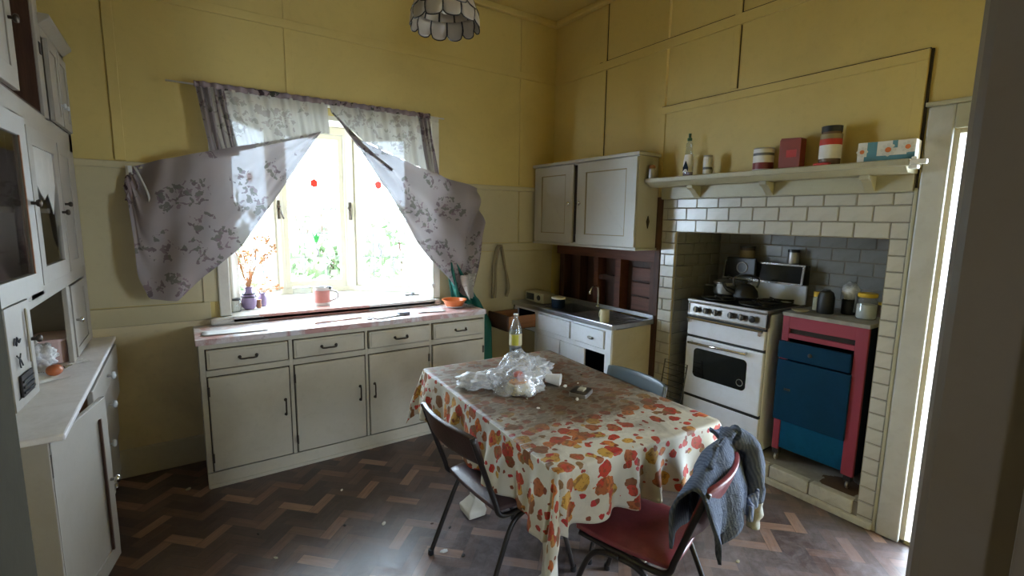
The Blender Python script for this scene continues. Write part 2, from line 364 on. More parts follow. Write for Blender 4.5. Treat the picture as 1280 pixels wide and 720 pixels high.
def curtain_mat(name, sheer, tint, floral):
    k = N(name); v = k.obj()
    nz = k.n('TexNoise'); k.l(v, nz.inputs['Vector']); nz.inputs['Scale'].default_value = 22; nz.inputs['Detail'].default_value = 3
    ad = k.n('VectorMath', operation='MULTIPLY_ADD'); k.l(nz.outputs['Color'], ad.inputs[0]); ad.inputs[1].default_value = (0.10,0.0,0.10); k.l(v, ad.inputs[2])
    fl = k.n('VectorMath', operation='MULTIPLY'); k.l(ad.outputs[0], fl.inputs[0]); fl.inputs[1].default_value = (1,0.05,1)
    vo = k.n('TexVoronoi'); k.l(fl.outputs[0], vo.inputs['Vector']); vo.inputs['Scale'].default_value = 6.0
    vs = k.n('TexVoronoi'); k.l(fl.outputs[0], vs.inputs['Vector']); vs.inputs['Scale'].default_value = 30.0
    m = k.math('MULTIPLY', k.math('LESS_THAN', vo.outputs['Distance'], 0.52), k.math('LESS_THAN', vs.outputs['Distance'], 0.47))
    rs = k.n('SeparateColor'); k.l(vs.outputs['Color'], rs.inputs[0])
    pc = k.mix(rs.outputs[0], (0.09,0.06,0.065), (0.20,0.13,0.15)); pc = k.mix(k.math('GREATER_THAN', rs.outputs[1], 0.7), pc, (0.10,0.10,0.075))
    m = k.math('MULTIPLY', m, floral)
    col = k.mix(m, tint, pc)
    df = k.n('BsdfDiffuse'); k.l(col, df.inputs[0]); tl = k.n('BsdfTranslucent'); k.l(col, tl.inputs[0])
    a = k.n('MixShader'); a.inputs[0].default_value = 0.12; k.l(df.outputs[0], a.inputs[1]); k.l(tl.outputs[0], a.inputs[2])
    tr = k.n('BsdfTransparent'); b = k.n('MixShader')
    th = k.math('MULTIPLY', k.math('SUBTRACT', 1.0, k.math('MULTIPLY', m, 0.7)), k.ramp(k.noise(v, 5, 3), (0.3, sheer*0.88), (0.7, min(1, sheer*1.12))))
    k.l(th, b.inputs[0]); k.l(a.outputs[0], b.inputs[1]); k.l(tr.outputs[0], b.inputs[2]); k.l(b.outputs[0], k.out.inputs[0])
    return k.m
M['sheer'] = curtain_mat('sheer floral curtain', 0.020, (0.33,0.28,0.275), 0.72)
M['net'] = curtain_mat('thin upper curtain', 0.024, (0.52,0.49,0.44), 0.4)
M['hem'] = curtain_mat('gathered curtain heading', 0.05, (0.36,0.28,0.29), 1.0)
def fabric(name, a, b, sc):
    k = N(name); v = k.obj(); mp = k.n('Mapping'); k.l(v, mp.inputs[0]); mp.inputs['Rotation'].default_value = (0.3,0.2,0.7)
    wv = k.n('TexWave'); k.l(mp.outputs[0], wv.inputs['Vector']); wv.inputs['Scale'].default_value = sc; wv.inputs['Distortion'].default_value = 1.5
    k.l(k.mix(k.math('MULTIPLY', wv.outputs['Fac'], k.noise(v, 6, 5)), a, b), k.b.inputs['Base Color'])
    k.b.inputs['Roughness'].default_value = 0.95; k.b.inputs['Specular IOR Level'].default_value = 0.1
    k.bump(k.math('ADD', k.math('MULTIPLY', k.noise(v, 220, 2), 0.1), k.noise(v, 26, 5, 0.6, 1.0)), 0.7, 0.02); return k.m
M['denim'] = fabric('blue grey jacket fabric', (0.085,0.105,0.15), (0.20,0.225,0.29), 26)
M['stripe'] = fabric('striped lining', (0.10,0.13,0.22), (0.40,0.43,0.50), 22)
M['lining'] = paint('stained pale lining', (0.42,0.42,0.38), 0.9, (0.08,0.07,0.06), 0.7, 14)
def hearthtop():
    k = N('dusty hearth slab'); v = k.obj()
    col = k.ramp(k.noise(v, 5, 7, 0.7), (0.3, (0.22,0.20,0.18)), (0.7, (0.42,0.40,0.36)))
    vd = k.n('VectorMath', operation='DISTANCE'); k.l(v, vd.inputs[0]); vd.inputs[1].default_value = (3.08, 1.09, 0.12)
    f = k.math('LESS_THAN', k.math('ADD', vd.outputs['Value'], k.math('MULTIPLY', k.noise(v, 14, 3), 0.12)), 0.17)
    col = k.mix(f, col, (0.10,0.055,0.03)); k.l(col, k.b.inputs['Base Color']); k.b.inputs['Roughness'].default_value = 0.8; return k.m
M['hearth'] = hearthtop()
def worktop():
    k = N('worn pink and white worktop'); v = k.obj()
    f = k.ramp(k.noise(v, 3.5, 6, 0.65, 1.0), (0.42, 0.0), (0.55, 1.0))
    col = k.mix(f, (0.50,0.27,0.24), (0.66,0.60,0.60))
    col = k.mix(k.ramp(k.noise(v, 20, 5, 0.7), (0.58, 0.0), (0.7, 0.7)), col, (0.2,0.14,0.12))
    k.l(col, k.b.inputs['Base Color']); k.b.inputs['Roughness'].default_value = 0.35; return k.m
M['worktop'] = worktop()
def sillm():
    k = N('worn pink and white sill paint'); v = k.obj(); sp = k.n('SeparateXYZ'); k.l(v, sp.inputs[0])
    f = k.math('ADD', sp.outputs[0], k.math('MULTIPLY', k.math('SUBTRACT', k.noise(v, 5, 5), 0.5), 0.5))
    a = k.math('MULTIPLY', k.math('GREATER_THAN', f, 0.45), k.math('LESS_THAN', f, 1.15))
    a = k.math('MULTIPLY', a, k.math('LESS_THAN', sp.outputs[1], 3.72))
    col = k.mix(a, (0.60,0.57,0.52), (0.50,0.25,0.20))
    col = k.mix(k.ramp(k.noise(v, 16, 5, 0.7), (0.56, 0.0), (0.72, 0.6)), col, (0.22,0.16,0.12))
    k.l(col, k.b.inputs['Base Color']); k.b.inputs['Roughness'].default_value = 0.45; return k.m
M['sill'] = sillm()

# ================================================================== SETTING
ZC = 3.39
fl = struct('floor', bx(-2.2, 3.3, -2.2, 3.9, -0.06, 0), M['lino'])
ce = struct('ceiling', bx(-2.2, 3.3, -2.2, 3.9, ZC, ZC+0.06), M['ceil'])
b = B(); b.box(-1.0, 2.97, 3.63, 3.68, ZC-0.05, ZC); obj('cornice', b, M['ceil'], ce, bevel=0.01)
obj('cornice', bx(2.92, 2.97, 0.3, 3.63, ZC-0.05, ZC), M['ceil'], ce, bevel=0.01)
obj('cover_strip', bx(-0.9, 2.9, 2.55, 2.60, ZC-0.012, ZC), M['ceil'], ce)
# ---- back wall with bay opening
wb = B()
wb.box(-1.1, 0.25, 3.68, 3.82, 0, ZC); wb.box(1.70, 3.12, 3.68, 3.82, 0, ZC)
wb.box(0.25, 1.70, 3.68, 3.82, 0, 0.92); wb.box(0.25, 1.70, 3.68, 3.82, 2.33, ZC)
wback = struct('wall_back', wb, M['yellow'])
def part(n, b, m, p, **k): return obj(n, b, m, p, **k)
# yellow cover battens
part('batten', bx(-0.95, 2.97, 3.668, 3.68, 2.85, 2.905), M['yellow'], wback, bevel=0.003)
for x in (-0.28, 0.655, 2.57): part('batten', bx(x, x+0.05, 3.670, 3.68, 2.905, ZC), M['yellow'], wback, bevel=0.003)
for x in (-0.28, 0.655, 2.57): part('batten', bx(x, x+0.05, 3.670, 3.68, 2.41 if x > 0 and x < 2 else 1.93, 2.85), M['yellow'], wback, bevel=0.003)
# left of window: cream sheets, rails
part('wall_panel', bx(-0.95, 0.13, 3.672, 3.68, 1.07, 1.885), M['cream'], wback)
part('rail', bx(-0.95, 0.13, 3.655, 3.68, 1.885, 1.925), M['cream'], wback, bevel=0.006)
part('rail', bx(-0.95, 0.135, 3.66, 3.68, 0.95, 1.065), M['cream'], wback, bevel=0.004)
part('wall_panel', bx(-0.95, 0.25, 3.674, 3.68, 0.18, 0.948), M['olive'], wback)
part('batten', bx(0.10, 0.185, 3.664, 3.68, 1.065, 1.885), M['cream'], wback, bevel=0.003)
# right of window: panels and rails
for x0, x1 in ((1.76, 2.565), (2.575, 2.97)):
    part('wall_panel', bx(x0, x1, 3.672, 3.68, 1.415, 1.875), M['cream'], wback)
part('rail', bx(1.75, 2.97, 3.655, 3.68, 1.875, 1.915), M['cream'], wback, bevel=0.006)
part('rail', bx(1.75, 2.97, 3.662, 3.68, 1.34, 1.41), M['cream'], wback, bevel=0.004)
part('wall_panel', bx(1.75, 2.97, 3.672, 3.68, 0.18, 1.335), M['cream'], wback)
struct('baseboard_back', bx(-0.95, 2.97, 3.655, 3.68, 0, 0.18), M['cab'], bevel=0.006)
# ---- left wall, near walls, hall behind the camera
struct('wall_left', bx(-1.1, -0.95, 0.3, 3.68, 0, ZC), M['yellow'])
nb = B(); nb.box(-1.1, -0.135, 0.38, 0.52, 0, ZC)
M['nib'] = paint('dull green brown paint', (0.045,0.038,0.024), 0.85, (0.02,0.016,0.01), 0.5, 3, spec=0.1)
nib = struct('wall_near_left', nb, M['nib'])
part('door_trim', bx(-0.19, -0.118, 0.36, 0.54, 0, 2.2), M['nib'], nib, bevel=0.012)
nr = B(); nr.box(0.96, 1.3, -0.6, 0.17, 0, ZC); nr.box(1.3, 3.1, -0.25, -0.12, 0, ZC)
wn = struct('wall_near_right', nr, M['yellow'])
arch = B(); arch.prism([(0.90,0.205),(0.905,0.215),(0.925,0.225),(0.95,0.215),(1.0,0.215),(1.01,0.205),(1.08,0.205),(1.08,0.17),(0.96,0.17),(0.96,0.0),(0.90,0.0)], 0, ZC, 2)
part('architrave', arch, M['jamb'], wn)
part('door_stop', bx(0.885, 0.90, 0.05, 0.11, 0, ZC), M['jamb'], wn, bevel=0.003)
hall = B(); hall.box(-2.1, -2.0, -2.2, 0.5, 0, ZC); hall.box(-2.1, -0.50, -2.3, -2.2, 0, ZC); hall.box(-0.22, 1.3, -2.3, -2.2, 0, ZC); hall.box(-0.50, -0.22, -2.3, -2.2, 2.1, ZC); hall.box(-0.50, -0.22, -2.3, -2.2, 0, 0.5); hall.box(1.3, 1.42, -2.2, -0.25, 0, ZC); hall.box(-2.1,-1.0,0.38,0.5,0,ZC)  # unseen gap in the end wall added to let in fill light
struct('wall_hall', hall, M['cream'])

# ---- right wall: chimney breast with tiled opening, door opening
XR = 2.97
wr = B()
wr.box(XR, 3.12, 2.42, 3.82, 1.45, ZC); wr.box(XR, 3.12, 2.42, 3.82, 0, 0.86)         # above and below stripped wall
wr.box(3.10, 3.14, 2.36, 3.82, 0.86, 1.45)
wr.box(XR, 3.64, 0.87, 2.40, 1.55, ZC)                                               # above fireplace
wr.box(XR, 3.64, 2.25, 2.40, 0, 1.55); wr.box(XR, 3.64, 0.80, 0.965, 0, 1.55)        # piers
wr.box(3.52, 3.64, 0.965, 2.25, 0, 1.55)
wr.box(XR, 3.12, -0.25, 0.87, 2.06, ZC); wr.box(XR, 3.12, 0.77, 0.87, 0, 2.06)
wr.box(XR, 3.12, -0.25, -0.10, 0, 2.06)
wright = struct('wall_right', wr, M['yellow'])
part('batten', bx(XR-0.012, XR, 0.30, 3.67, 2.84, 2.905), M['yellow'], wright, bevel=0.003)
for y in (3.02, 1.86): part('batten', bx(XR-0.010, XR, y, y+0.045, 2.905, ZC), M['yellow'], wright, bevel=0.003)
part('batten', bx(XR-0.010, XR, 3.02, 3.065, 1.45, 2.84), M['yellow'], wright, bevel=0.003)
part('batten', bx(XR-0.010, XR, 1.86, 1.905, 2.46, 2.84), M['yellow'], wright, bevel=0.003)
# dark open joints beside the battens
for y, z0, z1 in ((3.015, 2.91, ZC), (3.015, 1.92, 2.835), (1.855, 2.91, ZC), (1.855, 2.46, 2.835)):
    part('joint', bx(XR-0.004, XR+0.002, y, y+0.006, z0, z1), M['gap'], wright)
part('joint', bx(XR-0.004, XR+0.002, 0.3, 3.1, 2.905, 2.911), M['gap'], wright)
# over-mantel board
om = B(); om.box(XR-0.014, XR, 0.89, 2.435, 1.92, 2.44)
omo = part('overmantel_board', om, M['yellow'], wright, bevel=0.003)
part('board_edge', bx(XR-0.022, XR-0.012, 0.89, 2.435, 2.39, 2.44), M['yellow'], omo, bevel=0.003)
part('board_edge', bx(XR-0.022, XR-0.012, 0.89, 0.935, 1.925, 2.39), M['yellow'], omo, bevel=0.003)
part('board_edge', bx(XR-0.022, XR-0.012, 2.39, 2.435, 1.925, 2.39), M['yellow'], omo, bevel=0.003)
part('joint', bx(XR-0.01, XR+0.001, 0.878, 0.889, 1.80, 2.44), M['gap'], wright)
part('joint', bx(XR-0.01, XR+0.001, 0.89, 2.43, 2.441, 2.446), M['gap'], wright)
# tiles
def shade_mesh(bm_, mat, name):
    o = obj(name, bm_, mat, None, bevel=0); me = o.data; D.objects.remove(o); return me
def tile_mesh(name, w, h, mat, axis):
    t = 0.008; c = 0.004; b = B()
    v = [(-w/2,-h/2,0),(w/2,-h/2,0),(w/2,h/2,0),(-w/2,h/2,0),(-w/2+c,-h/2+c,t),(w/2-c,-h/2+c,t),(w/2-c,h/2-c,t),(-w/2+c,h/2-c,t)]
    f = [(4,5,6,7),(0,1,5,4),(1,2,6,5),(2,3,7,6),(3,0,4,7)]
    if axis == 0: v = [(-z, -x, y) for x, y, z in v]        # faces -X
    if axis == 1: v = [(x, -z, y) for x, y, z in v]         # faces -Y
    b.add(v, f); return shade_mesh(b, mat, name)
_tm = {}
def tile(y, z, w, h, x, mat, axis, parent=None):
    key = (round(w,3), round(h,3), mat, axis)
    if key not in _tm: _tm[key] = tile_mesh('tile', w, h, M[mat], axis)
    o = D.objects.new('tile', _tm[key]); C.objects.link(o); o.parent = parent or wright
    o.location = (x, y, z); 
    o.rotation_euler = (random.gauss(0, .006), random.gauss(0, .004), random.gauss(0, .006)) 
    return o
PT = 0.0833; TW = 0.1605; g = 0.0022
part('grout', bx(XR-0.001, XR+0.01, 0.885, 2.375, 1.551, 1.785), M['grout'], wright)
part('grout', bx(XR-0.001, XR+0.01, 2.251, 2.375, 0.05, 1.552), M['grout'], wright)
part('grout', bx(XR-0.001, XR+0.01, 0.885, 0.964, 0.0, 1.552), M['grout'], wright)
for r, (z0, z1) in enumerate(((1.551,1.634),(1.634,1.718),(1.718,1.782))):
    y = 2.375; first = True
    while y > 0.89:
        w = TW
        if first: w = 0.085+0.0 if r != 1 else TW+0.04-0.0; w = (0.125, 0.045, 0.125)[r]
        first = False
        if y-w < 0.935: w = y-0.885
        tile(y-w/2, (z0+z1)/2, w-g, z1-z0-g, XR, 'tile', 0); y -= w
z = 1.551; r = 0
while z > 0.03:
    h = min(PT, z-0.0)
    for (ya, yb) in (((2.375,2.251),) if r % 2 else ((2.375,2.335),(2.335,2.251))): tile((ya+yb)/2, z-h/2, ya-yb-g, h-g, XR, 'tile', 0)
    tile(0.925, z-h/2, 0.079-g, h-g, XR, 'tile', 0)
    # inner left reveal, facing the opening
    xs = [XR+0.004, XR+0.20, XR+0.36, 3.515] if r % 2 else [XR+0.004, XR+0.10, XR+0.27, XR+0.43, 3.515]
    if z > 0.2:
        for a, c in zip(xs, xs[1:]): tile(2.249, z-h/2, c-a-g, h-g, (a+c)/2, 'tilein', 1)
        ys = 2.245; k = 0
        while ys > 0.97:
            w = TW if (k or r % 2) else TW/2; w = min(w, ys-0.966); k += 1
            if w > 0.02 and z > 0.9: tile(ys-w/2, z-h/2, w-g, h-g, 3.519, 'tilein', 0)
            ys -= w
    z -= PT; r += 1
part('grout', bx(3.514, 3.522, 0.966, 2.249, 0.12, 1.55), M['grout'], wright)
part('grout', bx(XR+0.004, 3.52, 2.2495, 2.253, 0.12, 1.55), M['grout'], wright)
part('lintel_soffit', bx(XR+0.003, 3.52, 0.966, 2.249, 1.549, 1.556), M['soot'], wright)
part('tile_edge_trim', bx(XR-0.018, XR, 0.868, 0.885, 0.0, 1.80), M['trim'], wright, bevel=0.004)
# hearth, bricks at the front
he = B(); he.box(XR+0.01, 3.53, 0.966, 2.249, 0.0, 0.115)
hearth = part('hearth_slab', he, M['hearth'], wright)
part('brick_bedding', bx(XR-0.004, XR+0.02, 0.885, 2.38, 0.0, 0.112), M['grout'], wright)
bm_ = B(); bm_.box(-0.008, 0.05, -0.112, 0.112, -0.038, 0.038); bme = shade_mesh(bm_, M['brick'], 'brick')
for k in range(6):
    o = D.objects.new('brick', bme); C.objects.link(o); o.parent = wright; o.location = (XR-0.004, 2.26-0.2325*k, 0.078); o.rotation_euler = (random.gauss(0,.01), 0, random.gauss(0,.012))
    mm = o.modifiers.new('bevel', 'BEVEL'); mm.width = 0.006; mm.segments = 2
part('plinth', bx(XR-0.03, XR, 0.885, 2.38, 0, 0.037), M['brick'], wright, bevel=0.006)
# stripped wall with timber framing by the sink
part('back_boards', bx(3.085, 3.10, 2.41, 3.68, 0.86, 1.45), M['brown'], wright)
part('board', bx(2.975, 3.0, 2.42, 3.60, 1.31, 1.445), M['redwood'], wright, bevel=0.003)
for y, w in ((3.5, .045), (3.28, .04), (3.05, .05), (2.79, .06), (2.42, .06)):
    part('stud', bx(2.985, 3.085, y, y+w, 0.86, 1.31), M['redwood' if y in (2.79, 3.05) else 'darkwood'], wright, bevel=0.003)
for z in (1.20, 1.08, 0.96):
    part('board', bx(3.03, 3.05, 2.48, 2.70, z-0.05, z+0.055), M['redwood'], wright, bevel=0.004)
part('noggin', bx(3.0, 3.08, 2.85, 3.05, 1.12, 1.16), M['darkwood'], wright)
part('timber_post', bx(2.955, 2.972, 2.377, 2.425, 0, 1.80), M['darkwood'], wright, bevel=0.003)
# ---- door trim and post, added roof that blocks sky
tr = B(); tr.box(2.945, XR, 0.765, 0.866, 0, 2.17)
dt = struct('trim_1', tr, M['architrave'], bevel=0.008)
part('head_board', bx(2.945, XR, -0.2, 0.765, 2.06, 2.17), M['trim'], dt, bevel=0.006)
part('cap_mould', bx(2.93, XR, -0.2, 0.876, 2.17, 2.19), M['trim'], dt, bevel=0.004)
part('jamb', bx(XR, 3.13, 0.745, 0.768, 0, 2.06), M['white'], dt, bevel=0.002)
part('jamb', bx(XR, 3.13, -0.10, -0.08, 0, 2.06), M['white'], dt, bevel=0.002)
part('head_jamb', bx(XR, 3.13, -0.08, 0.745, 2.04, 2.06), M['white'], dt, bevel=0.002)
part('door_step', bx(XR, 3.3, -0.1, 0.77, -0.02, 0.02), M['trim'], dt, bevel=0.004)
struct('ground', bx(3.3, 14, -8, 14, -0.5, -0.40), M['garden'])
struct('ground', bx(-6, 3.3, 4.6, 14, -0.5, -0.40), M['garden'])
vp = thing('veranda_post', 'slim dark veranda post outside the bright doorway at right', 'post', (4.2, 0.93, -0.4))
part('post', bx(4.15, 4.25, 0.875, 0.985, -0.4, 2.5), M['brownvinyl'], vp, bevel=0.006)
part('base', bx(4.12, 4.28, 0.85, 1.01, -0.4, -0.2), M['trim'], vp, bevel=0.006)
vr = B(); vr.box(3.12, 5.4, -2.6, 3.2, 2.50, 2.56)
struct('sky_block_roof', vr, M['trim'])  # unseen roof added to cut the sky light through the side door
part('sky_block_beam', bx(5.3, 5.4, -2.6, 3.2, 2.34, 2.50), M['trim'], SC.objects['sky_block_roof'])
# ---- bay window
PB = [(0.25,3.80), (0.67,4.47), (1.27,4.44), (1.72,4.03)]
sb = B(); sb.prism([(0.25,3.60),(1.70,3.60),(1.70,3.80),(1.80,4.05),(1.29,4.54),(0.70,4.58),(0.18,3.80),(0.25,3.80)], 0.925, 0.965, 2)
sill = struct('window_sill', sb, M['sill'], bevel=0.006)
part('sill_nosing', bx(0.125, 1.755, 3.60, 3.665, 0.915, 0.963), M['sill'], sill, bevel=0.016)
bh = B(); bh.prism([(0.25,3.68),(1.70,3.68),(1.84,4.03),(1.32,4.60),(0.66,4.64),(0.18,3.8)], 2.38, 2.44, 2)
bay = struct('bay_shell', bh, M['white'])
part('bay_cheek', bx(0.235, 0.252, 3.684, 3.818, 0.93, 2.378), M['white'], bay)
part('bay_cheek', bx(1.697, 1.72, 3.684, 4.05, 0.93, 2.378), M['white'], bay)
bf = B(); bf.prism([(0.18,3.81),(0.67,4.55),(1.29,4.51),(1.78,4.06),(1.84,4.12),(1.32,4.62),(0.64,4.66),(0.12,3.84)], -0.4, 0.925, 2)
part('bay_base', bf, M['trim'], bay)
part('head_board', bx(0.25, 1.70, 3.685, 3.70, 2.30, 2.38), M['white'], bay)
tw = B(); tw.box(0.185, 0.25, 3.645, 3.682, 0.965, 2.38)
t2 = struct('trim_2', tw, M['white'], bevel=0.006)
part('architrave', bx(1.70, 1.765, 3.645, 3.682, 0.965, 2.38), M['white'], t2, bevel=0.006)
part('architrave', bx(0.185, 1.765, 3.645, 3.682, 2.381, 2.42), M['white'], t2, bevel=0.006)
def light(idx, a, c, red, redpos, tulip):
    ax, ay = a; cx, cy = c; L = math.hypot(cx-ax, cy-ay); rz = math.atan2(cy-ay, cx-ax)
    z0, z1 = 0.965, 2.38
    f = B(); w = 0.05
    f.box(0, L, -0.03, 0.04, z0, z0+0.045); f.box(0, L, -0.03, 0.04, z1-0.06, z1)
    f.box(0, w, -0.03, 0.04, z0+0.045, z1-0.06); f.box(L-w, L, -0.03, 0.04, z0+0.045, z1-0.06)
    o = obj('window_%d' % idx, f, M['white'], None, bevel=0.004, world=False); o.location = (ax, ay, 0); o.rotation_euler = (0,0,rz); o['kind'] = 'structure'
    s = B(); q = 0.04; x0, x1, a0, a1 = w+0.003, L-w-0.003, z0+0.048, z1-0.063
    s.box(x0, x1, -0.012, 0.025, a0, a0+0.06); s.box(x0, x1, -0.012, 0.025, a1-q, a1); s.box(x0, x0+q, -0.012, 0.025, a0+0.06, a1-q); s.box(x1-q, x1, -0.012, 0.025, a0+0.06, a1-q)
    sash = obj('sash', s, M['white'], o, bevel=0.003, world=False)
    X0, X1, Z0, Z1 = x0+q, x1-q, a0+0.06, a1-q
    obj('pane', bx(X0-0.002, X1+0.002, 0.004, 0.007, Z0-0.002, Z1+0.002), M['glass'], sash, world=False)
    ld = B(); r = 0.0035
    def bar(p, q): ld.tube([(p[0], 0.003, p[1]), (q[0], 0.003, q[1])], r, 6)
    xm = redpos*(X1-X0)+X0
    for z in (1.275, 1.48, 2.17): bar((X0, z), (X1, z))
    bar((X0, 1.90), (xm-0.04, 1.90)); bar((xm+0.04, 1.90), (X1, 1.90))
    for t in (0.28, 0.72): bar((X0+t*(X1-X0), Z0), (X0+t*(X1-X0), 1.48))
    bar((xm, 1.275), (xm, 1.33)); bar((X0, 1.69), (X1, 1.69))
    obj('leading', ld, M['lead'], sash, world=False)
    fr = B(); hx = [(xm+0.034*math.cos(k*PI/3+PI/6)*1.0, 1.905+0.038*math.sin(k*PI/3+PI/6)) for k in range(6)]
    fr.prism(hx, -0.004, 0.008, 1); obj('flower_pane', fr, M['redglass'], sash, world=False)
    if tulip:
        tv = B(); tv.prism([(xm-0.03,1.48),(xm-0.012,1.40),(xm+0.012,1.40),(xm+0.03,1.48),(xm+0.012,1.455),(xm,1.48),(xm-0.012,1.455)], -0.002, 0.008, 1)
        obj('leaf_pane', tv, M['greenglass'], sash, world=False)
    st = B(); st.tube(arc([(xm,-0.001,1.40),(xm-0.008,-0.001,1.36),(xm+0.012,-0.001,1.33),(xm+0.01,-0.001,1.28)], 5), 0.006, 6)
    obj('stem_leading', st, M['lead'], sash, world=False)
    lt = B(); lt.box(0.012, 0.03, -0.05, -0.03, 1.60, 1.75); lt.tube([(0.02,-0.05,1.69),(0.03,-0.075,1.66),(0.05,-0.08,1.60)], 0.007, 8); lt.ell((0.021,-0.056,1.70),(0.014,0.012,0.014))
    obj('latch', lt, M['darkmetal'], o, world=False, smooth=True)
    return o
light(1, PB[0], PB[1], True, 0.5, False)
light(2, PB[1], PB[2], True, 0.52, True)
light(3, PB[2], PB[3], True, 0.42, False)
def mull(x, y, rz): 
    m = B(); m.box(-0.04, 0.04, -0.045, 0.05, 0.965, 2.38); 
    o = obj('mullion', m, M['white'], bay, world=False, bevel=0.008); o.location = (x, y, 0); o.rotation_euler = (0,0,rz)
mull(0.67, 4.475, 0.4); mull(1.272, 4.445, -0.4); mull(0.262, 3.815, 0.9)

# ---- garden beyond the window
def bush(x, y, r, h, label, n=420, seed=1):
    rd = random.Random(seed)
    t = thing('garden_bush', label, 'shrub', (x, y, -0.4), group='shrubs beyond the bay window')
    b = B()
    for i in range(n):
        d = Vector((rd.gauss(0,1), rd.gauss(0,1), rd.gauss(0,1))).normalized()*(0.55+0.45*rd.random())
        p = Vector((x+d.x*r, y+d.y*r, -0.4+h*0.5+d.z*h*0.5)); s = 0.09+0.08*rd.random()
        mt = T(p.x,p.y,p.z, rd.random()*6, rd.random()*6, rd.random()*6)
        b.add([(-s,0,0),(0,-s*0.45,0.01),(s,0,0),(0,s*0.45,0.01)], [(0,1,2,3)], mt)
    o = obj('foliage', b, M['leaf'], t); o['kind'] = 'stuff'
    s = B()
    for k in range(5): s.tube([(x,y,-0.4),(x+rd.gauss(0,r*.3),y+rd.gauss(0,r*.3),-0.4+h*0.8)], [0.03,0.01], 6)
    obj('stem', s, M['darkwood'], t)
for i, (x, y, r, h, lb) in enumerate(((1.6,7.2,0.6,1.8,'pale green shrub seen through the centre window light'),(3.1,7.6,0.8,2.3,'taller shrub seen through the right window light'),
        (0.3,7.8,0.7,2.6,'shrub behind the left window light, under the curtain edge'),(2.2,9.5,1.1,2.6,'furthest shrub, behind the others in the bright garden'))):
    bush(x, y, r, h, lb, 500, i)

# ================================================================== FURNITURE ON THE BACK WALL
def bow_handle(p, q, out, r=0.005, mat='darkmetal'):
    p = Vector(p); q = Vector(q); o = Vector(out)
    b = B(); m = (p+q)/2
    b.tube(arc([p, p+o*0.75, p*0.8+q*0.2+o*1.0-Vector((0,0,0.0)), m+o*0.95, p*0.2+q*0.8+o, q+o*0.75, q], 4), r, 6)
    b.ell(p+o*0.12, (0.010,0.010,0.010), 8, 6); b.ell(q+o*0.12, (0.010,0.010,0.010), 8, 6)
    return b
def knob(c, out, r=0.014, l=0.03):
    o = Vector(out).normalized(); rot = Vector((0,0,1)).rotation_difference(o).to_matrix().to_4x4()
    return B().lathe([(0.006,0),(0.006,l*0.4),(r*0.8,l*0.5),(r,l*0.7),(r*0.85,l*0.92),(r*0.3,l)], 14, Matrix.Translation(c) @ rot)
# long cabinet
bc = thing('base_cabinet', 'long grubby white low cabinet with drawers over doors below the bay window', 'cabinet', (1.0, 3.43, 0))
FY = 3.235
ca = B(); ca.box(0.044, 1.953, FY+0.018, 3.65, 0.0, 0.878)
car = part('carcass', ca, M['cab'], bc, bevel=0.003)
ff = B()
for x0, x1 in ((0.044,0.072),(0.519,0.540),(1.000,1.017),(1.477,1.494),(1.942,1.953)): ff.box(x0, x1, FY+0.004, FY+0.02, 0.098, 0.853)
ff.box(0.044, 1.953, FY+0.002, FY+0.02, 0.0, 0.096); ff.box(0.044, 1.953, FY+0.003, FY+0.02, 0.853, 0.878)
for x0, x1 in ((0.072,0.519),(0.540,1.000),(1.017,1.477),(1.494,1.942)): ff.box(x0, x1, FY+0.0035, FY+0.02, 0.688, 0.724)
part('face_frame', ff, M['cab'], bc, bevel=0.002)
M['joint'] = plain('brown grimy joint', (0.10,0.075,0.05), 0.9)
part('gap_backing', bx(0.06, 1.948, FY+0.017, FY+0.0179, 0.09, 0.86), M['joint'], bc)
for i, (x0, x1) in enumerate(((0.079,0.512),(0.548,0.992),(1.023,1.471),(1.501,1.936))):
    dy = (0.0, 0.0, 0.014, 0.016)[i]
    d = part('drawer', bx(x0, x1, FY-dy-0.004, FY+0.014, 0.731, 0.846), M['cab'], bc, bevel=0.004)
    part('drawer_lip', bx(x0+0.012, x1-0.012, FY-dy-0.009, FY-dy-0.003, 0.742, 0.835), M['cab'], d, bevel=0.003)
    xm = (0.292, 0.76, 1.249, 1.725)[i]
    part('handle', bow_handle((xm-0.045, FY-dy-0.008, 0.790), (xm+0.045, FY-dy-0.008, 0.790), (0,-0.020,-0.012)), M['darkmetal'], d, smooth=True)
    d = part('door', bx(x0, x1, FY-0.006, FY+0.014, 0.105, 0.681), M['cab'], bc, bevel=0.005)
    xh = (0.483, 0.954, 1.055, 1.53)[i]
    part('handle', bow_handle((xh, FY-0.008, 0.475), (xh, FY-0.008, 0.380), (0.0,-0.026,0)), M['darkmetal'], d, smooth=True)
    xg = x0 if i in (0, ) else (x0-0.004 if i == 1 else x1-0.002)
    for z in (0.60, 0.19):
        part('hinge', bx(xg-0.006, xg+0.006, FY-0.012, FY, z-0.028, z+0.028), M['darkmetal'], d)
part('skirting', bx(0.05, 1.953, FY-0.004, FY+0.004, 0.0, 0.022), M['cab'], bc, bevel=0.002)
wt = obj('worktop', bx(0.030, 1.960, 3.222, 3.655, 0.880, 0.915), M['worktop'], None, bevel=0.004)
tag(wt, 'worn pink and white worktop along the top of the long low cabinet', 'worktop')
# teal cloth in the corner right of the cabinet
def teal(u, v):
    z = 1.27 - v*1.2; x0 = 1.80 + 0.10*v; x1 = 1.86+0.36*min(1, v*2.2) + 0.05*v
    x = x0+(x1-x0)*u; y = 3.60-0.05*math.sin(u*9+v*2)-0.10*v+0.03*math.sin(u*21)
    y = max(y, 3.52)
    if z < 0.96: x = 1.985+max(0, x-1.985)*0.9+0.02*u
    return (x, y, z)
b = B().grid(teal, 30, 40); tc = obj('hanging_cloth', b, M['teal'], None, smooth=True, solid=0.006)
tag(tc, 'teal green cloth hanging down in the gap right of the long cabinet', 'cloth')
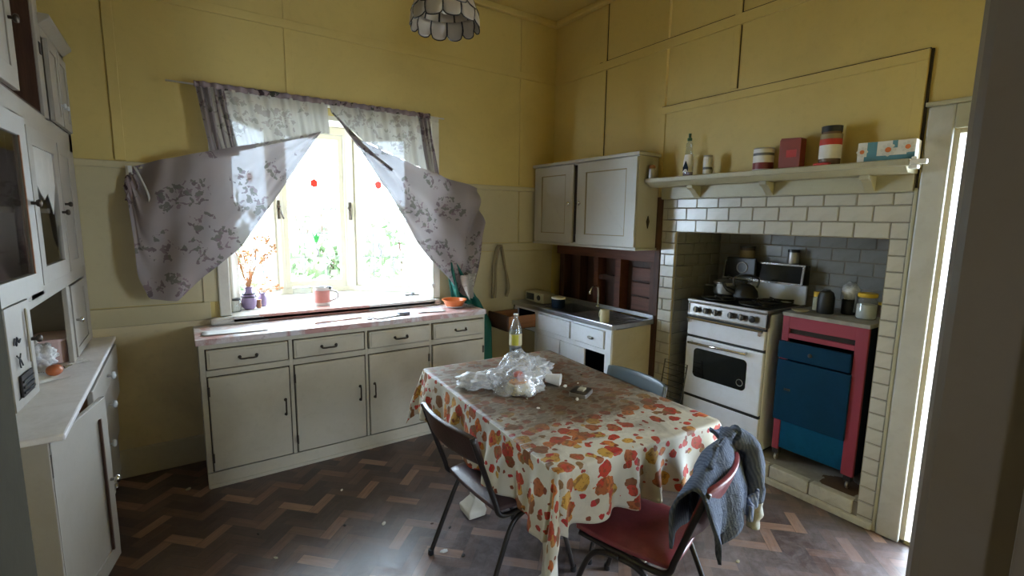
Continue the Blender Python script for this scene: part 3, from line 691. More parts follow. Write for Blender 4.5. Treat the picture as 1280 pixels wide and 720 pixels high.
# old cord loop
b = B(); pts = [(2.42,3.63,0.925),(2.44,3.625,1.02),(2.40,3.63,1.20),(2.36,3.63,1.36),(2.335,3.62,1.385),(2.31,3.63,1.36),(2.28,3.63,1.20),(2.27,3.62,1.02),(2.27,3.63,0.925)]
b.tube(arc(pts,6), 0.012, 8); b.tube(arc([(p[0]*0.8+0.2*2.345, p[1]-0.02, p[2]+0.005) for p in pts],6), 0.010, 8); b.tube([(2.335,3.69,1.39),(2.335,3.61,1.395)], 0.004, 6)
cd = obj('cord_loop', b, M['rope'], None, smooth=True); tag(cd, 'old cord looped over a nail on the wall left of the sink', 'cord')

# ================================================================== DRESSER ON THE LEFT
dr = thing('kitchen_dresser', 'tall old white dresser with broken glazed doors along the left wall', 'dresser', (-0.7, 2.9, 0))
FX = -0.40
b = B()
b.box(-0.94, FX, 2.08, 2.10, 0.06, 0.88); b.box(-0.94, FX, 3.63, 3.65, 0.06, 0.88); b.box(-0.94, FX, 2.62, 2.64, 0.06, 0.88)
b.box(-0.94, -0.92, 2.10, 3.63, 0.06, 0.88); b.box(-0.94, FX, 2.10, 3.63, 0.06, 0.08); b.box(-0.90, FX-0.05, 2.10, 3.63, 0.0, 0.06)
b.box(FX-0.02, FX, 2.10, 2.115, 0.08, 0.88); b.box(FX-0.02, FX, 2.10, 2.62, 0.80, 0.88)
b.box(-0.92, FX-0.02, 2.64, 3.63, 0.80, 0.82)
part('base_carcass', b, M['dresser'], dr, bevel=0.003)
b = B(); b.box(-0.94, -0.355, 2.07, 3.655, 0.88, 0.903)
part('counter_top', b, M['countertop'], dr, bevel=0.006)
# drawers in the far half, a little open
for i, (z0, z1, o_) in enumerate(((0.745,0.865,0.035),(0.57,0.735,0.03),(0.33,0.56,0.012),(0.09,0.32,0.0))):
    for y0, y1, yk in ((2.655,3.615,3.117),):
        d = part('drawer', bx(FX-0.01+o_, FX+0.012+o_, y0, y1, z0, z1), M['dresser'], dr, bevel=0.004)
        if o_: part('drawer_box', bx(FX-0.30, FX-0.01+o_, y0+0.02, y1-0.02, z0+0.012, z1-0.03), M['barewood'], d)
        part('knob', knob((FX+0.012+o_, yk, (z0+z1)/2), (1,0,0), 0.020, 0.036), M['bone' if i < 3 else 'chrome'], d, smooth=True)
# open base door
def leaf(w, h, th, rail, mat, parent, name, loc, rz, groove=True, glass=None):
    """door leaf: hinge on local x=0, runs along +x, faces -y"""
    b = B()
    if glass: b.box(0, w, 0, th, 0, rail); b.box(0, w, 0, th, h-rail, h); b.box(0, rail, 0, th, rail, h-rail); b.box(w-rail, w, 0, th, rail, h-rail)
    else:
        b.box(0, w, 0.005, th, 0, h); b.box(0, w, 0, 0.005, 0, rail); b.box(0, w, 0, 0.005, h-rail, h); b.box(0, rail, 0, 0.005, rail, h-rail); b.box(w-rail, w, 0, 0.005, rail, h-rail)
    o = obj(name, b, mat, parent, bevel=0.0015, world=False)
    o.location = Vector(loc)-origin(parent); o.rotation_euler = (0,0,rz); return o
def sub(name, b, mat, par, **k): return obj(name, b, mat, par, world=False, **k)
az = lambda d: math.radians(90-d)       # azimuth from +y towards +x into a rotation for +x
# the leaf runs from its hinge away from the camera; outer face (with the rails) is turned to +x/-y
d = leaf(0.485, 0.715, 0.02, 0.07, M['dresser'], dr, 'door', (-0.405, 2.085, 0.15), az(12)); d['label'] = 'open dresser base door with round chrome knob'
sub('panel_line', B().box(0.405,0.415,-0.006,0.002,0.07,0.645), M['brown'], d)
sub('knob', knob((0.455, 0, 0.36), (0,-1,0), 0.017, 0.034), M['chrome'], d, smooth=True)
sub('hinge', bx(0.004, 0.012, -0.004, 0.002, 0.60, 0.68), M['darkmetal'], d)
# upper body
UX = -0.47
b = B()
b.box(-0.94, UX, 3.63, 3.665, 0.903, 2.47); b.box(-0.94, -0.925, 2.10, 3.63, 0.903, 2.45)
b.box(-0.94, UX, 1.90, 1.92, 1.30, 2.80); b.box(-0.94, UX, 3.10, 3.12, 1.30, 2.47)
b.box(-0.94, UX, 1.90, 3.63, 1.27, 1.31); b.box(-0.94, UX, 1.90, 3.63, 1.99, 2.03); 
b.box(-0.94, UX, 3.12, 3.63, 2.45, 2.47)
b.box(-0.94, UX-0.01, 3.33, 3.35, 0.903, 1.27)
part('upper_carcass', b, M['dresser'], dr, bevel=0.002)
b = B()
b.box(UX-0.01, UX+0.01, 3.58, 3.665, 0.903, 2.47); b.box(UX-0.01, UX+0.01, 1.90, 3.62, 1.275, 1.335); b.box(UX-0.01, UX+0.01, 1.90, 3.665, 1.95, 2.045)
b.box(UX-0.01, UX+0.01, 2.42, 2.62, 1.30, 1.98); b.box(UX-0.01, UX+0.01, 3.13, 3.22, 1.335, 1.96); b.box(UX-0.01, UX+0.01, 3.52, 3.58, 1.335, 1.96); b.box(UX-0.01, UX+0.01, 3.02, 3.12, 2.03, 2.80)
b.box(UX-0.01, UX+0.01, 3.06, 3.13, 0.903, 1.275); b.box(UX-0.01, UX+0.01, 3.12, 3.665, 2.41, 2.47)
part('upper_face_frame', b, M['dresser'], dr, bevel=0.003)
part('cornice', B().prism([(UX+0.012,2.455),(UX+0.05,2.49),(UX+0.05,2.505),(UX-0.42,2.505),(UX-0.42,2.455)], 3.10, 3.665, 1), M['dresser'], dr, bevel=0.003)
part('interior_shelf', bx(-0.92, UX-0.02, 1.92, 3.62, 1.62, 1.64), M['dresser'], dr)
part('interior_back', bx(-0.925, -0.92, 1.92, 3.62, 1.31, 1.99), M['brown'], dr)
# tall upper cupboard, door ajar with dark inside
b = B(); b.box(-0.94, UX, 1.92, 3.02, 2.045, 2.06); b.box(-0.925, -0.91, 1.92, 3.10, 2.06, 2.80); b.box(-0.91, UX, 3.005, 3.02, 2.06, 2.80); b.box(-0.94, UX, 1.92, 3.10, 2.80, 2.82)
part('dark_lining', b, M['brown'], dr)
d = leaf(0.62, 0.66, 0.02, 0.07, M['dresser'], dr, 'door', (UX+0.012, 1.93, 2.06), az(1)); d['label'] = 'upper dresser door ajar over a dark inside'
sub('knob', knob((0.575, 0, 0.24), (0,-1,0), 0.016, 0.03), M['darkmetal'], d, smooth=True)
for y0, y1 in ((3.13,3.34),(3.36,3.575)):
    d = leaf(y1-y0, 0.36, 0.018, 0.04, M['dresser'], dr, 'door', (UX+0.030, y0, 2.045), az(0))
    sub('knob', knob((0.03 if y0 > 3.3 else 0.18, 0, 0.10), (0,-1,0), 0.012, 0.022), M['bone'], d, smooth=True)
part('catch_hole', bx(UX+0.008, UX+0.013, 3.06, 3.09, 2.32, 2.37), M['gap'], dr)
# glazed doors
d = leaf(0.52, 0.62, 0.02, 0.07, M['dresser'], dr, 'glazed_door', (UX+0.012, 1.94, 1.335), az(3), glass=1)
sub('pane', bx(0.068, 0.452, 0.008, 0.011, 0.068, 0.552), M['cabglass'], d)
sub('glazing_bead', B().box(0.447, 0.455, 0.0, 0.004, 0.07, 0.55), M['barewood'], d)
sub('knob', knob((0.49, 0, 0.32), (0,-1,0), 0.014, 0.03), M['darkmetal'], d, smooth=True)
d = leaf(0.50, 0.62, 0.02, 0.07, M['dresser'], dr, 'glazed_door', (UX+0.012, 2.63, 1.335), az(1), glass=1)
d['label'] = 'glazed dresser door with a jagged broken pane'
sub('broken_pane', B().prism([(0.068,0.068),(0.435,0.068),(0.435,0.24),(0.36,0.12),(0.29,0.17),(0.22,0.34),(0.15,0.30),(0.068,0.36)], 0.008, 0.011, 1), M['cabglass'], d)
sub('glass_shard', B().prism([(0.068,0.555),(0.435,0.555),(0.435,0.42),(0.35,0.28),(0.28,0.37),(0.21,0.34),(0.068,0.42)], 0.008, 0.011, 1), M['china'], d)
sub('knob', knob((0.47, 0, 0.29), (0,-1,0), 0.014, 0.03), M['darkmetal'], d, smooth=True)
d = leaf(0.30, 0.62, 0.02, 0.05, M['dresser'], dr, 'narrow_door', (UX+0.012, 3.22, 1.335), az(0.5))
sub('knob', knob((0.03, 0, 0.33), (0,-1,0), 0.013, 0.03), M['darkmetal'], d, smooth=True)
# small cupboards between counter and glazed doors
d = leaf(0.42, 0.355, 0.018, 0.04, M['dresser'], dr, 'small_door', (UX+0.012, 3.16, 0.91), az(0))
sub('knob', knob((0.05, 0, 0.18), (0,-1,0), 0.015, 0.03), M['chrome'], d, smooth=True)
part('niche_back', bx(-0.68, -0.67, 2.12, 3.33, 0.903, 1.27), M['cream'], dr)
part('niche_side', bx(-0.94, UX-0.012, 2.10, 2.12, 0.903, 1.27), M['dresser'], dr)
d = leaf(0.23, 0.325, 0.018, 0.03, M['dresser'], dr, 'small_door', (-0.452, 2.04, 1.005), az(3)); d['label'] = 'small dresser door swung open with pen scribble and a dark vent'
sub('vent', bx(0.06, 0.17, -0.004, 0.001, 0.03, 0.10), M['gap'], d)
for z in (0.045, 0.062, 0.08): sub('vent_slat', bx(0.065, 0.165, -0.008, -0.003, z-0.004, z+0.003), M['black'], d)
sb_ = B()
sb_.tube(arc([(0.04,-0.002,0.205),(0.05,-0.002,0.225),(0.06,-0.002,0.20),(0.07,-0.002,0.225),(0.085,-0.002,0.205),(0.10,-0.002,0.215)],4), 0.0022, 5)
sb_.tube(arc([(0.05,-0.002,0.17),(0.065,-0.002,0.16),(0.08,-0.002,0.15),(0.095,-0.002,0.128)],4), 0.0022, 5); sb_.tube(arc([(0.085,-0.002,0.17),(0.07,-0.002,0.145),(0.075,-0.002,0.125)],4), 0.0022, 5)
sub('pen_scribble', sb_, M['black'], d)
sub('knob', knob((0.21, 0, 0.19), (0,-1,0), 0.013, 0.028), M['darkmetal'], d, smooth=True)
sub('moulding_groove', bx(0.175, 0.183, -0.003, 0.001, 0.12, 0.30), M['rope'], d)

# ================================================================== SINK CORNER
# measured positions of the sink unit inside its corner
WARP[0] = lambda p: (2.50+(p[0]-2.445)*0.895, 2.39+(p[1]-2.335)*0.984, p[2]*0.978)
sc = thing('sink_cabinet', 'white sink cabinet with a missing door in the right corner under the steel top', 'cabinet', (2.72, 3.0, 0))
SX = 2.47
b = B(); b.box(SX+0.02, 2.945, 2.36, 2.378, 0, 0.862)
o = part('side_panel', b, M['cab'], sc, bevel=0.002)
b = B(); b.box(SX, 2.93, 3.60, 3.62, 0, 0.862); b.box(2.92, 2.945, 2.38, 3.60, 0, 0.70); b.box(SX+0.02, 2.92, 2.38, 3.60, 0.07, 0.09); b.box(SX+0.02, 2.92, 3.245, 3.26, 0.09, 0.80)
part('carcass', b, M['navy'], sc)
b = B()
for y0, y1 in ((2.36,2.42),(2.772,2.808),(3.245,3.29)): b.box(SX, SX+0.02, y0, y1, 0.68 if y0 > 2.5 and y0 < 3 else 0, 0.862)
b.box(SX, SX+0.02, 2.42, 3.62, 0.842, 0.862); b.box(SX, SX+0.02, 2.42, 3.62, 0.662, 0.700); b.box(SX, SX+0.02, 2.42, 3.62, 0.0, 0.10); b.box(SX, SX+0.02, 3.56, 3.62, 0.1, 0.842)
part('face_frame', b, M['sinkwhite'], sc, bevel=0.002)
for y0, y1, k in ((2.815,3.24,0),(2.428,2.765,1)):
    d = part('drawer', bx(SX-0.012, SX+0.01, y0, y1, 0.705, 0.838), M['sinkwhite'], sc, bevel=0.004)
    if k: part('handle', B().ell((SX-0.026, 2.56, 0.768), (0.010, 0.030, 0.012)), M['alu'], d, smooth=True); part('handle_stem', B().tube([(SX-0.012,2.575,0.768),(SX-0.026,2.575,0.768)],0.006,6), M['alu'], d)
for y0, y1, dx in ((2.635,2.93,0.0),(2.945,3.24,0.004)):
    part('cupboard_door', bx(SX-0.004+dx, SX+0.012+dx, y0, y1, 0.10, 0.660), M['sinkwhite'], sc, bevel=0.003)
part('cupboard_door', bx(SX+0.004, SX+0.016, 3.295, 3.56, 0.10, 0.655), M['cream'], sc, bevel=0.003)
d = part('open_drawer', bx(2.13, 2.15, 3.27, 3.58, 0.70, 0.835), M['brown'], sc, bevel=0.003)
b = B(); b.box(2.15, SX, 3.28, 3.292, 0.71, 0.825); b.box(2.15, SX, 3.56, 3.572, 0.71, 0.825); b.box(2.15, SX, 3.28, 3.572, 0.71, 0.718)
part('drawer_box', b, M['barewood'], d)
st = thing('kitchen_sink', 'stained stainless steel sink top with drainer in the right corner', 'sink', (2.72, 3.0, 0.865))
b = B(); zt0, zt1 = 0.865, 0.905
b.box(2.445, 2.50, 2.335, 3.62, zt0-0.0, zt1); b.box(2.50, 2.945, 2.335, 2.36, zt0, zt1); b.box(2.50, 2.945, 2.36, 2.86, zt0+0.01, zt1-0.012)
b.box(2.50, 2.945, 3.22, 3.62, zt0, zt1-0.002); b.box(2.88, 2.945, 2.86, 3.22, zt0, zt1-0.002)
part('top_sheet', b, M['steel'], st, bevel=0.005)
part('upstand', bx(2.932, 2.95, 2.335, 3.62, 0.904, 0.935), M['steel'], st, bevel=0.004)
b = B(); b.box(2.50, 2.88, 2.86, 2.865, 0.72, 0.90); b.box(2.50, 2.88, 3.215, 3.22, 0.72, 0.90); b.box(2.50, 2.505, 2.86, 3.22, 0.72, 0.90); b.box(2.875, 2.88, 2.86, 3.22, 0.72, 0.90); b.box(2.50, 2.88, 2.86, 3.22, 0.715, 0.72)
part('basin', b, M['steel'], st)
for k in range(9): part('drainer_ridge', bx(2.53, 2.90, 2.40+0.047*k, 2.412+0.047*k, 0.892, 0.899), M['steel'], st, bevel=0.003)
b = B(); b.tube(arc([(2.92,2.93,0.905),(2.92,2.93,1.06),(2.90,2.93,1.09),(2.85,2.93,1.09),(2.82,2.93,1.06),(2.815,2.93,1.03)],5), 0.009, 8); b.lathe([(0.022,0),(0.022,0.012),(0.012,0.03)],12,T(2.92,2.93,0.904))
tp = obj('sink_tap', b, M['chrome'], None, smooth=True); tag(tp, 'thin chrome swan neck tap standing behind the sink', 'tap')
# things on the sink
b = B(); b.lathe([(0.034,0),(0.036,0.004),(0.036,0.095),(0.033,0.097),(0.032,0.006),(0.0,0.005)], 20, T(2.40+0.085,2.45,0.905), cap=False)
mg = thing('enamel_mug', 'small dull cream mug standing on the steel drainer', 'mug', (2.485,2.45,0.905)); part('cup', b, M['cream'], mg, smooth='auto')
part('handle', B().tube(arc([(2.485+0.02,2.478,0.985),(2.50,2.515,0.975),(2.50,2.515,0.935),(2.505,2.482,0.925)],5), 0.005, 6), M['cream'], mg, smooth=True)
rd = thing('box_radio', 'grimy beige box on the far left end of the sink top', 'box', (2.62,3.42,0.905))
part('case', bx(2.56,2.70,3.28,3.56,0.906,1.00), M['trim'], rd, bevel=0.008)
part('dial', B().lathe([(0.025,0),(0.02,0.008)],16,T(2.56,3.35,0.955,0,0,-PI/2)), M['black'], rd)
part('grille', bx(2.556,2.561,3.42,3.53,0.925,0.985), M['black'], rd)
jr = thing('jar_tub', 'small dark tub with a pale lid beside the beige box on the sink', 'tub', (2.60,3.10,0.905))
part('tub', B().lathe([(0.055,0),(0.06,0.01),(0.062,0.07),(0.058,0.078)],24,T(2.585,3.10,0.905)), M['navy'], jr, smooth='auto')
part('lid', B().lathe([(0.064,0),(0.066,0.006),(0.062,0.014),(0.0,0.015)],24,T(2.585,3.10,0.983),cap=False), M['china'], jr, smooth='auto')
WARP[0] = lambda p: (2.715+(p[0]-2.625)*0.735, 2.405+(p[1]-2.325)*1.019, 1.62+(p[2]-1.62)*1.027)
# wall cupboard
wc = thing('wall_cupboard', 'white two door wall cupboard hung over the sink', 'cupboard', (2.8, 2.94, 1.42))
b = B(); WX = 2.66
b.box(WX, 2.965, 2.345, 2.363, 1.43, 2.075); b.box(WX, 2.965, 3.53, 3.548, 1.43, 2.075); b.box(2.955, 2.965, 2.36, 3.53, 1.43, 2.075); b.box(WX, 2.965, 2.36, 3.53, 1.43, 1.445); b.box(WX, 2.965, 2.36, 3.53, 2.06, 2.075); b.box(WX+0.005, 2.955, 2.975, 2.99, 1.445, 2.06)
part('carcass', b, M['cupwhite'], wc, bevel=0.002)
part('top_board', bx(2.625, 2.968, 2.325, 3.56, 2.075, 2.10), M['cupwhite'], wc, bevel=0.004)
part('bottom_board', bx(2.635, 2.968, 2.33, 3.55, 1.413, 1.43), M['cupwhite'], wc, bevel=0.003)
part('dark_gap', bx(WX+0.001, WX+0.004, 2.95, 3.02, 1.445, 2.06), M['gap'], wc)
for (y0, y1, yk, r) in ((3.015,3.530,3.055,0.012),(2.348,2.965,2.925,-0.012)):
    w = y1-y0; hy = y1 if yk < 3 and False else (y1 if r > 0 else y0)
    b = B(); X = WX-0.024
    b.box(X+0.010, WX-0.001, y0, y1, 1.438, 2.066)
    b.box(X-0.002, X+0.010, y0, y1, 1.438, 1.51); b.box(X-0.002, X+0.010, y0, y1, 1.995, 2.066); b.box(X-0.002, X+0.010, y0, y0+0.095, 1.51, 1.995); b.box(X-0.002, X+0.010, y1-0.095, y1, 1.51, 1.995)
    d = part('door', b, M['cupwhite'], wc, bevel=0.002)
    b = B(); b.box(X+0.002, X+0.012, y0+0.095, y0+0.103, 1.51, 1.995); b.box(X+0.002, X+0.012, y1-0.103, y1-0.095, 1.51, 1.995); b.box(X+0.002, X+0.012, y0+0.103, y1-0.103, 1.51, 1.518); b.box(X+0.002, X+0.012, y0+0.103, y1-0.103, 1.987, 1.995)
    part('panel_line', b, M['rope'], d)  # brown strips paint the shadow line round the inset panel
    part('knob', knob((X-0.002, yk, 1.755), (-1,0,0), 0.018, 0.032), M['chrome'], d, smooth=True)
part('catch', B().prism([(2.80,1.62),(2.82,1.66),(2.84,1.62),(2.82,1.57)], 2.338, 2.346, 1), M['darkmetal'], wc)

WARP[0] = None
# ================================================================== FIREPLACE: MANTEL, STOVE, PAINTED CUPBOARD
ms = thing('mantel_shelf', 'long cream mantel shelf with brackets over the tiled fireplace', 'shelf', (2.88, 1.72, 1.89))
part('shelf_board', bx(2.785, 2.955, 0.865, 2.41, 1.893, 1.925), M['trim'], ms, bevel=0.006)
part('shelf_mould', B().prism([(2.80,1.893),(2.835,1.865),(2.955,1.865),(2.955,1.893)], 0.88, 2.40, 1), M['trim'], ms, bevel=0.003)
part('apron', bx(2.935, 2.955, 0.885, 2.375, 1.785, 1.866), M['trim'], ms, bevel=0.003)
for y in (2.07, 1.575, 1.06):
    part('bracket', B().prism([(2.935,1.865),(2.835,1.865),(2.84,1.845),(2.87,1.835),(2.90,1.81),(2.925,1.79),(2.935,1.785)], y-0.022, y+0.022, 1), M['trim'], ms, bevel=0.003)
part('shelf_stop', bx(2.945, 2.969, 0.885, 2.375, 1.782, 1.925), M['trim'], ms)
hk = thing('white_bracket', 'tiny white plastic clip on the right end of the mantel shelf', 'clip', (2.80, 0.84, 1.90))
part('clip_plate', bx(2.775, 2.80, 0.80, 0.862, 1.895, 1.918), M['china'], hk, bevel=0.004); part('clip_arm', bx(2.765, 2.80, 0.828, 0.862, 1.875, 1.893), M['china'], hk, bevel=0.004); part('clip_tip', bx(2.77, 2.785, 0.835, 0.855, 1.918, 1.93), M['china'], hk, bevel=0.003)
# stove
sv = thing('gas_stove', 'white upright gas stove with chrome knob panel inside the fireplace', 'stove', (3.25, 1.84, 0.115))
y0, y1, X = 1.555, 2.13, 3.0
part('body', bx(X+0.025, 3.48, y0+0.004, y1-0.004, 0.135, 1.045), M['enamel'], sv, bevel=0.006)
part('plinth', bx(X+0.05, 3.46, y0+0.02, y1-0.02, 0.116, 0.135), M['soot'], sv)
part('warming_drawer', bx(X, X+0.025, y0+0.004, y1-0.004, 0.15, 0.365), M['enamel'], sv, bevel=0.006)
od = part('oven_door', bx(X-0.008, X+0.022, y0+0.004, y1-0.004, 0.385, 0.805), M['enamel'], sv, bevel=0.008)
b = B()
def rrect(a0, a1, c0, c1, r, n=5):
    pts = []
    for cx, cy, s in ((a1-r,c1-r,0),(a0+r,c1-r,1),(a0+r,c0+r,2),(a1-r,c0+r,3)):
        for k in range(n+1):
            an = PI/2*(s+k/n); pts.append((cx+r*math.cos(an), cy+r*math.sin(an)))
    return pts
b.prism(rrect(1.66, 2.055, 0.525, 0.735, 0.03), X-0.011, X-0.006, 0); part('oven_window', b, M['ovenglass'], od)
b = B(); b.tube([(X-0.0115,1.70+0.022*math.cos(a),0.575+0.022*math.sin(a)) for a in [2*PI*k/16 for k in range(16)]], 0.0025, 6, closed=True); part('window_emblem', b, M['alu'], od)
b = B(); b.tube([(X-0.045,1.655,0.783),(X-0.045,2.085,0.772)], 0.009, 8); b.tube([(X-0.045,1.67,0.782),(X-0.005,1.67,0.782)], 0.008, 8); b.tube([(X-0.045,2.075,0.773),(X-0.005,2.075,0.773)], 0.008, 8)
part('oven_handle', b, M['chrome'], od, smooth=True)
gd = part('grill_door', bx(X-0.006, X+0.022, y0+0.006, y1-0.006, 0.822, 0.945), M['enamel'], sv, bevel=0.005)
b = B(); b.tube([(X-0.030,y0+0.012,0.945),(X-0.030,y1-0.012,0.945)], 0.008, 8)
for y in (y0+0.03, y1-0.03): b.box(X-0.034, X-0.006, y-0.008, y+0.008, 0.915, 0.95)
part('grill_handle', b, M['chrome'], gd, smooth='auto')
part('dark_joint', bx(X+0.004, X+0.0255, y0+0.008, y1-0.008, 0.15, 1.0), M['soot'], sv)
kp = part('knob_panel', B().prism([(X-0.004,0.962),(X+0.004,1.055),(X+0.05,1.055),(X+0.05,0.962)], y0+0.004, y1-0.004, 1), M['knobpanel'], sv, bevel=0.003)
b = B()
for z in (0.967, 1.052): b.box(X-0.008+(z-0.962)*0.08, X+0.002, y0+0.002, y1-0.002, z-0.004, z+0.004)
b.box(X-0.007, X+0.004, y0+0.002, y0+0.008, 0.967, 1.052); b.box(X-0.007, X+0.004, y1-0.008, y1-0.002, 0.967, 1.052)
part('panel_trim', b, M['chrome'], kp)
for y in (2.055,1.979,1.905,1.794,1.721,1.646):
    kb = part('knob', knob((X-0.001, y, 1.012), (-1,0,0), 0.023, 0.028), M['black'], kp, smooth='auto')
part('knob_markers', B().box(X-0.031,X-0.028,2.05,2.06,0.994,1.03).box(X-0.031,X-0.028,1.974,1.984,0.994,1.03).box(X-0.031,X-0.028,1.90,1.91,0.994,1.03).box(X-0.031,X-0.028,1.789,1.799,0.994,1.03).box(X-0.031,X-0.028,1.716,1.726,0.994,1.03), M['chrome'], kp)
hb = part('hob', bx(X+0.005, 3.48, y0, y1, 1.056, 1.072), M['soot'], sv, bevel=0.004)
part('hob_edge', bx(X-0.012, X+0.012, y0-0.002, y1+0.002, 1.060, 1.080), M['alu'], hb, bevel=0.004); part('hob_edge', bx(X, 3.48, y0-0.004, y0+0.010, 1.060, 1.078), M['alu'], hb, bevel=0.003)
for cx, cy in ((3.13,1.70),(3.13,1.98),(3.36,1.70),(3.36,1.98)):
    t_ = B()
    t_.lathe([(0.042,0),(0.045,0.012),(0.03,0.022),(0.0,0.022)],16,T(cx,cy,1.072),cap=False)
    part('burner', t_, M['soot'], hb, smooth='auto')
    t_ = B()
    for k in range(4): a = k*PI/2+PI/4; t_.box(0.02, 0.115, -0.004, 0.004, 0.022, 0.032, T(cx,cy,1.072,a))
    t_.tube([(cx+0.105*math.cos(a),cy+0.105*math.sin(a),1.090) for a in [2*PI*k/20 for k in range(20)]],0.005,6,closed=True)
    part('trivet', t_, M['soot'], hb)
sp = part('splashback', bx(3.462, 3.48, y0, y1, 1.07, 1.205), M['enamel'], sv, bevel=0.004)
hd = part('splash_hood', B().prism([(3.40,1.215),(3.42,1.34),(3.49,1.34),(3.49,1.205)], y0, y1, 1), M['ovenglass'], sv, bevel=0.003)
b = B(); b.box(3.392,3.402,y0,y1,1.208,1.220); b.box(3.412,3.424,y0,y1,1.336,1.346); b.prism([(3.392,1.210),(3.412,1.346),(3.424,1.346),(3.404,1.210)], y0, y0+0.012, 1); b.prism([(3.392,1.210),(3.412,1.346),(3.424,1.346),(3.404,1.210)], y1-0.012, y1, 1)
part('hood_trim', b, M['chrome'], hd)
part('hood_support', bx(3.475, 3.50, y0+0.02, y1-0.02, 1.07, 1.34), M['soot'], sv)
# stove things
pt = thing('saucepan', 'dull aluminium lidded saucepan on the back left of the stove', 'saucepan', (3.30,2.02,1.104))
part('pan', B().lathe([(0.085,0),(0.093,0.008),(0.097,0.075),(0.101,0.079),(0.097,0.081)],28,T(3.29,2.02,1.106)), M['alu'], pt, smooth='auto')
ld_ = part('lid', B().lathe([(0.10,0),(0.098,0.006),(0.06,0.020),(0.0,0.026)],28,T(3.29,2.02,1.187),cap=False), M['alu'], pt, smooth='auto')
part('lid_knob', knob((3.29,2.02,1.210),(0,0,1),0.015,0.025), M['black'], ld_, smooth=True)
part('pan_handle', B().tube(arc([(3.20,2.05,1.165),(3.16,2.08,1.17),(3.16,2.11,1.17),(3.21,2.08,1.165)],4),0.006,8), M['black'], pt, smooth=True)
kt = thing('kettle', 'sooty dark kettle on the stove beside the aluminium saucepan', 'kettle', (3.22,1.85,1.104))
part('kettle_body', B().lathe([(0.075,0),(0.082,0.01),(0.075,0.05),(0.05,0.085),(0.03,0.095),(0.0,0.097)],24,T(3.22,1.84,1.106),cap=False), M['soot'], kt, smooth='auto')
part('kettle_lid_knob', knob((3.22,1.84,1.20),(0,0,1),0.012,0.022), M['soot'], kt, smooth=True)
part('spout', B().tube(arc([(3.17,1.89,1.14),(3.13,1.93,1.17),(3.115,1.945,1.21)],5),[0.018]*5+[0.012]*6,8), M['soot'], kt, smooth=True)
part('kettle_handle', B().tube(arc([(3.27,1.79,1.18),(3.27,1.78,1.24),(3.22,1.84,1.265),(3.17,1.90,1.24),(3.17,1.89,1.18)],5),0.007,8), M['black'], kt, smooth=True)
ck = thing('alarm_clock', 'dark square clock standing on the left end of the stove hood', 'clock', (3.43,1.98,1.22))
part('clock_case', bx(3.37,3.395,1.87,2.09,1.235,1.37), M['black'], ck, bevel=0.006)
part('clock_ring', B().tube([(3.368,1.965+0.038*math.cos(a),1.30+0.038*math.sin(a)) for a in [2*PI*k/24 for k in range(24)]],0.006,6,closed=True), M['alu'], ck, smooth=True)
part('clock_face', B().lathe([(0.034,0),(0.034,0.002)],24,T(3.37,1.965,1.30,0,0,-PI/2)), M['lead'], ck)
part('clock_back', bx(3.395,3.41,1.90,2.06,1.20,1.36), M['black'], ck)
tn = thing('storage_tin', 'small dark tin with pale label on the stove hood above the clock', 'tin', (3.45,1.97,1.346))
part('tin', B().lathe([(0.05,0),(0.052,0.004),(0.052,0.09),(0.048,0.094)],20,T(3.45,1.98,1.347)), M['darkmetal'], tn, smooth='auto'); part('tin_label', B().lathe([(0.0525,0.02),(0.0525,0.075)],20,T(3.45,1.98,1.347),cap=False), M['rope'], tn, smooth=True); part('tin_lid', B().lathe([(0.054,0),(0.054,0.014),(0.0,0.016)],20,T(3.45,1.98,1.439),cap=False), M['black'], tn)
cp = thing('grey_canister', 'pale cup with dark rim on the right end of the stove hood', 'canister', (3.455,1.65,1.346))
part('canister', B().lathe([(0.036,0),(0.038,0.004),(0.034,0.075),(0.033,0.08)],20,T(3.455,1.655,1.347)), M['alu'], cp, smooth='auto'); part('lid', B().lathe([(0.037,0),(0.037,0.018),(0.0,0.02)],20,T(3.455,1.655,1.427),cap=False), M['black'], cp, smooth='auto')
# painted cupboard
pc = thing('painted_cupboard', 'raspberry pink and teal blue cupboard right of the stove in the fireplace', 'cupboard', (3.25, 1.25, 0.115))
X = 3.05; ya, yb = 1.03, 1.488
b = B(); b.box(X, X+0.025, ya, ya+0.062, 0.20, 1.06); b.box(X, X+0.025, yb-0.040, yb, 0.20, 1.06); b.box(X, X+0.025, ya+0.06, yb-0.04, 0.985, 1.06); b.box(X, X+0.025, ya+0.06, yb-0.04, 0.925, 0.955); b.box(X+0.001, X+0.024, ya+0.06, ya+0.20, 0.418, 0.430)
part('pink_frame', b, M['pink'], pc, bevel=0.003)
b = B(); b.box(X+0.02, 3.48, ya, ya+0.015, 0.20, 1.06); b.box(X+0.02, 3.48, yb-0.015, yb, 0.20, 1.06); b.box(X+0.1, 3.48, ya, yb, 0.20, 0.215); b.box(3.465, 3.48, ya, yb, 0.2, 1.06)
part('side_panel', b, M['navy'], pc)
part('top_board', bx(X-0.006, 3.49, ya-0.005, yb+0.004, 1.06, 1.084), M['hearth'], pc, bevel=0.004)
part('slot', bx(X+0.02, X+0.05, ya+0.05, yb-0.03, 0.955, 0.985), M['gap'], pc)
d = part('drawer', bx(X-0.018, X+0.004, 1.095, 1.492, 0.797, 0.905), M['blue'], pc, bevel=0.004)
part('knob', knob((X-0.018, 1.30, 0.85), (-1,0,0), 0.013, 0.02), M['black'], d, smooth=True)
d = part('door', bx(X-0.016, X+0.006, 1.088, 1.490, 0.40, 0.787), M['blue'], pc, bevel=0.004)
part('catch', bx(X-0.022, X-0.015, 1.40, 1.435, 0.60, 0.612), M['black'], d)
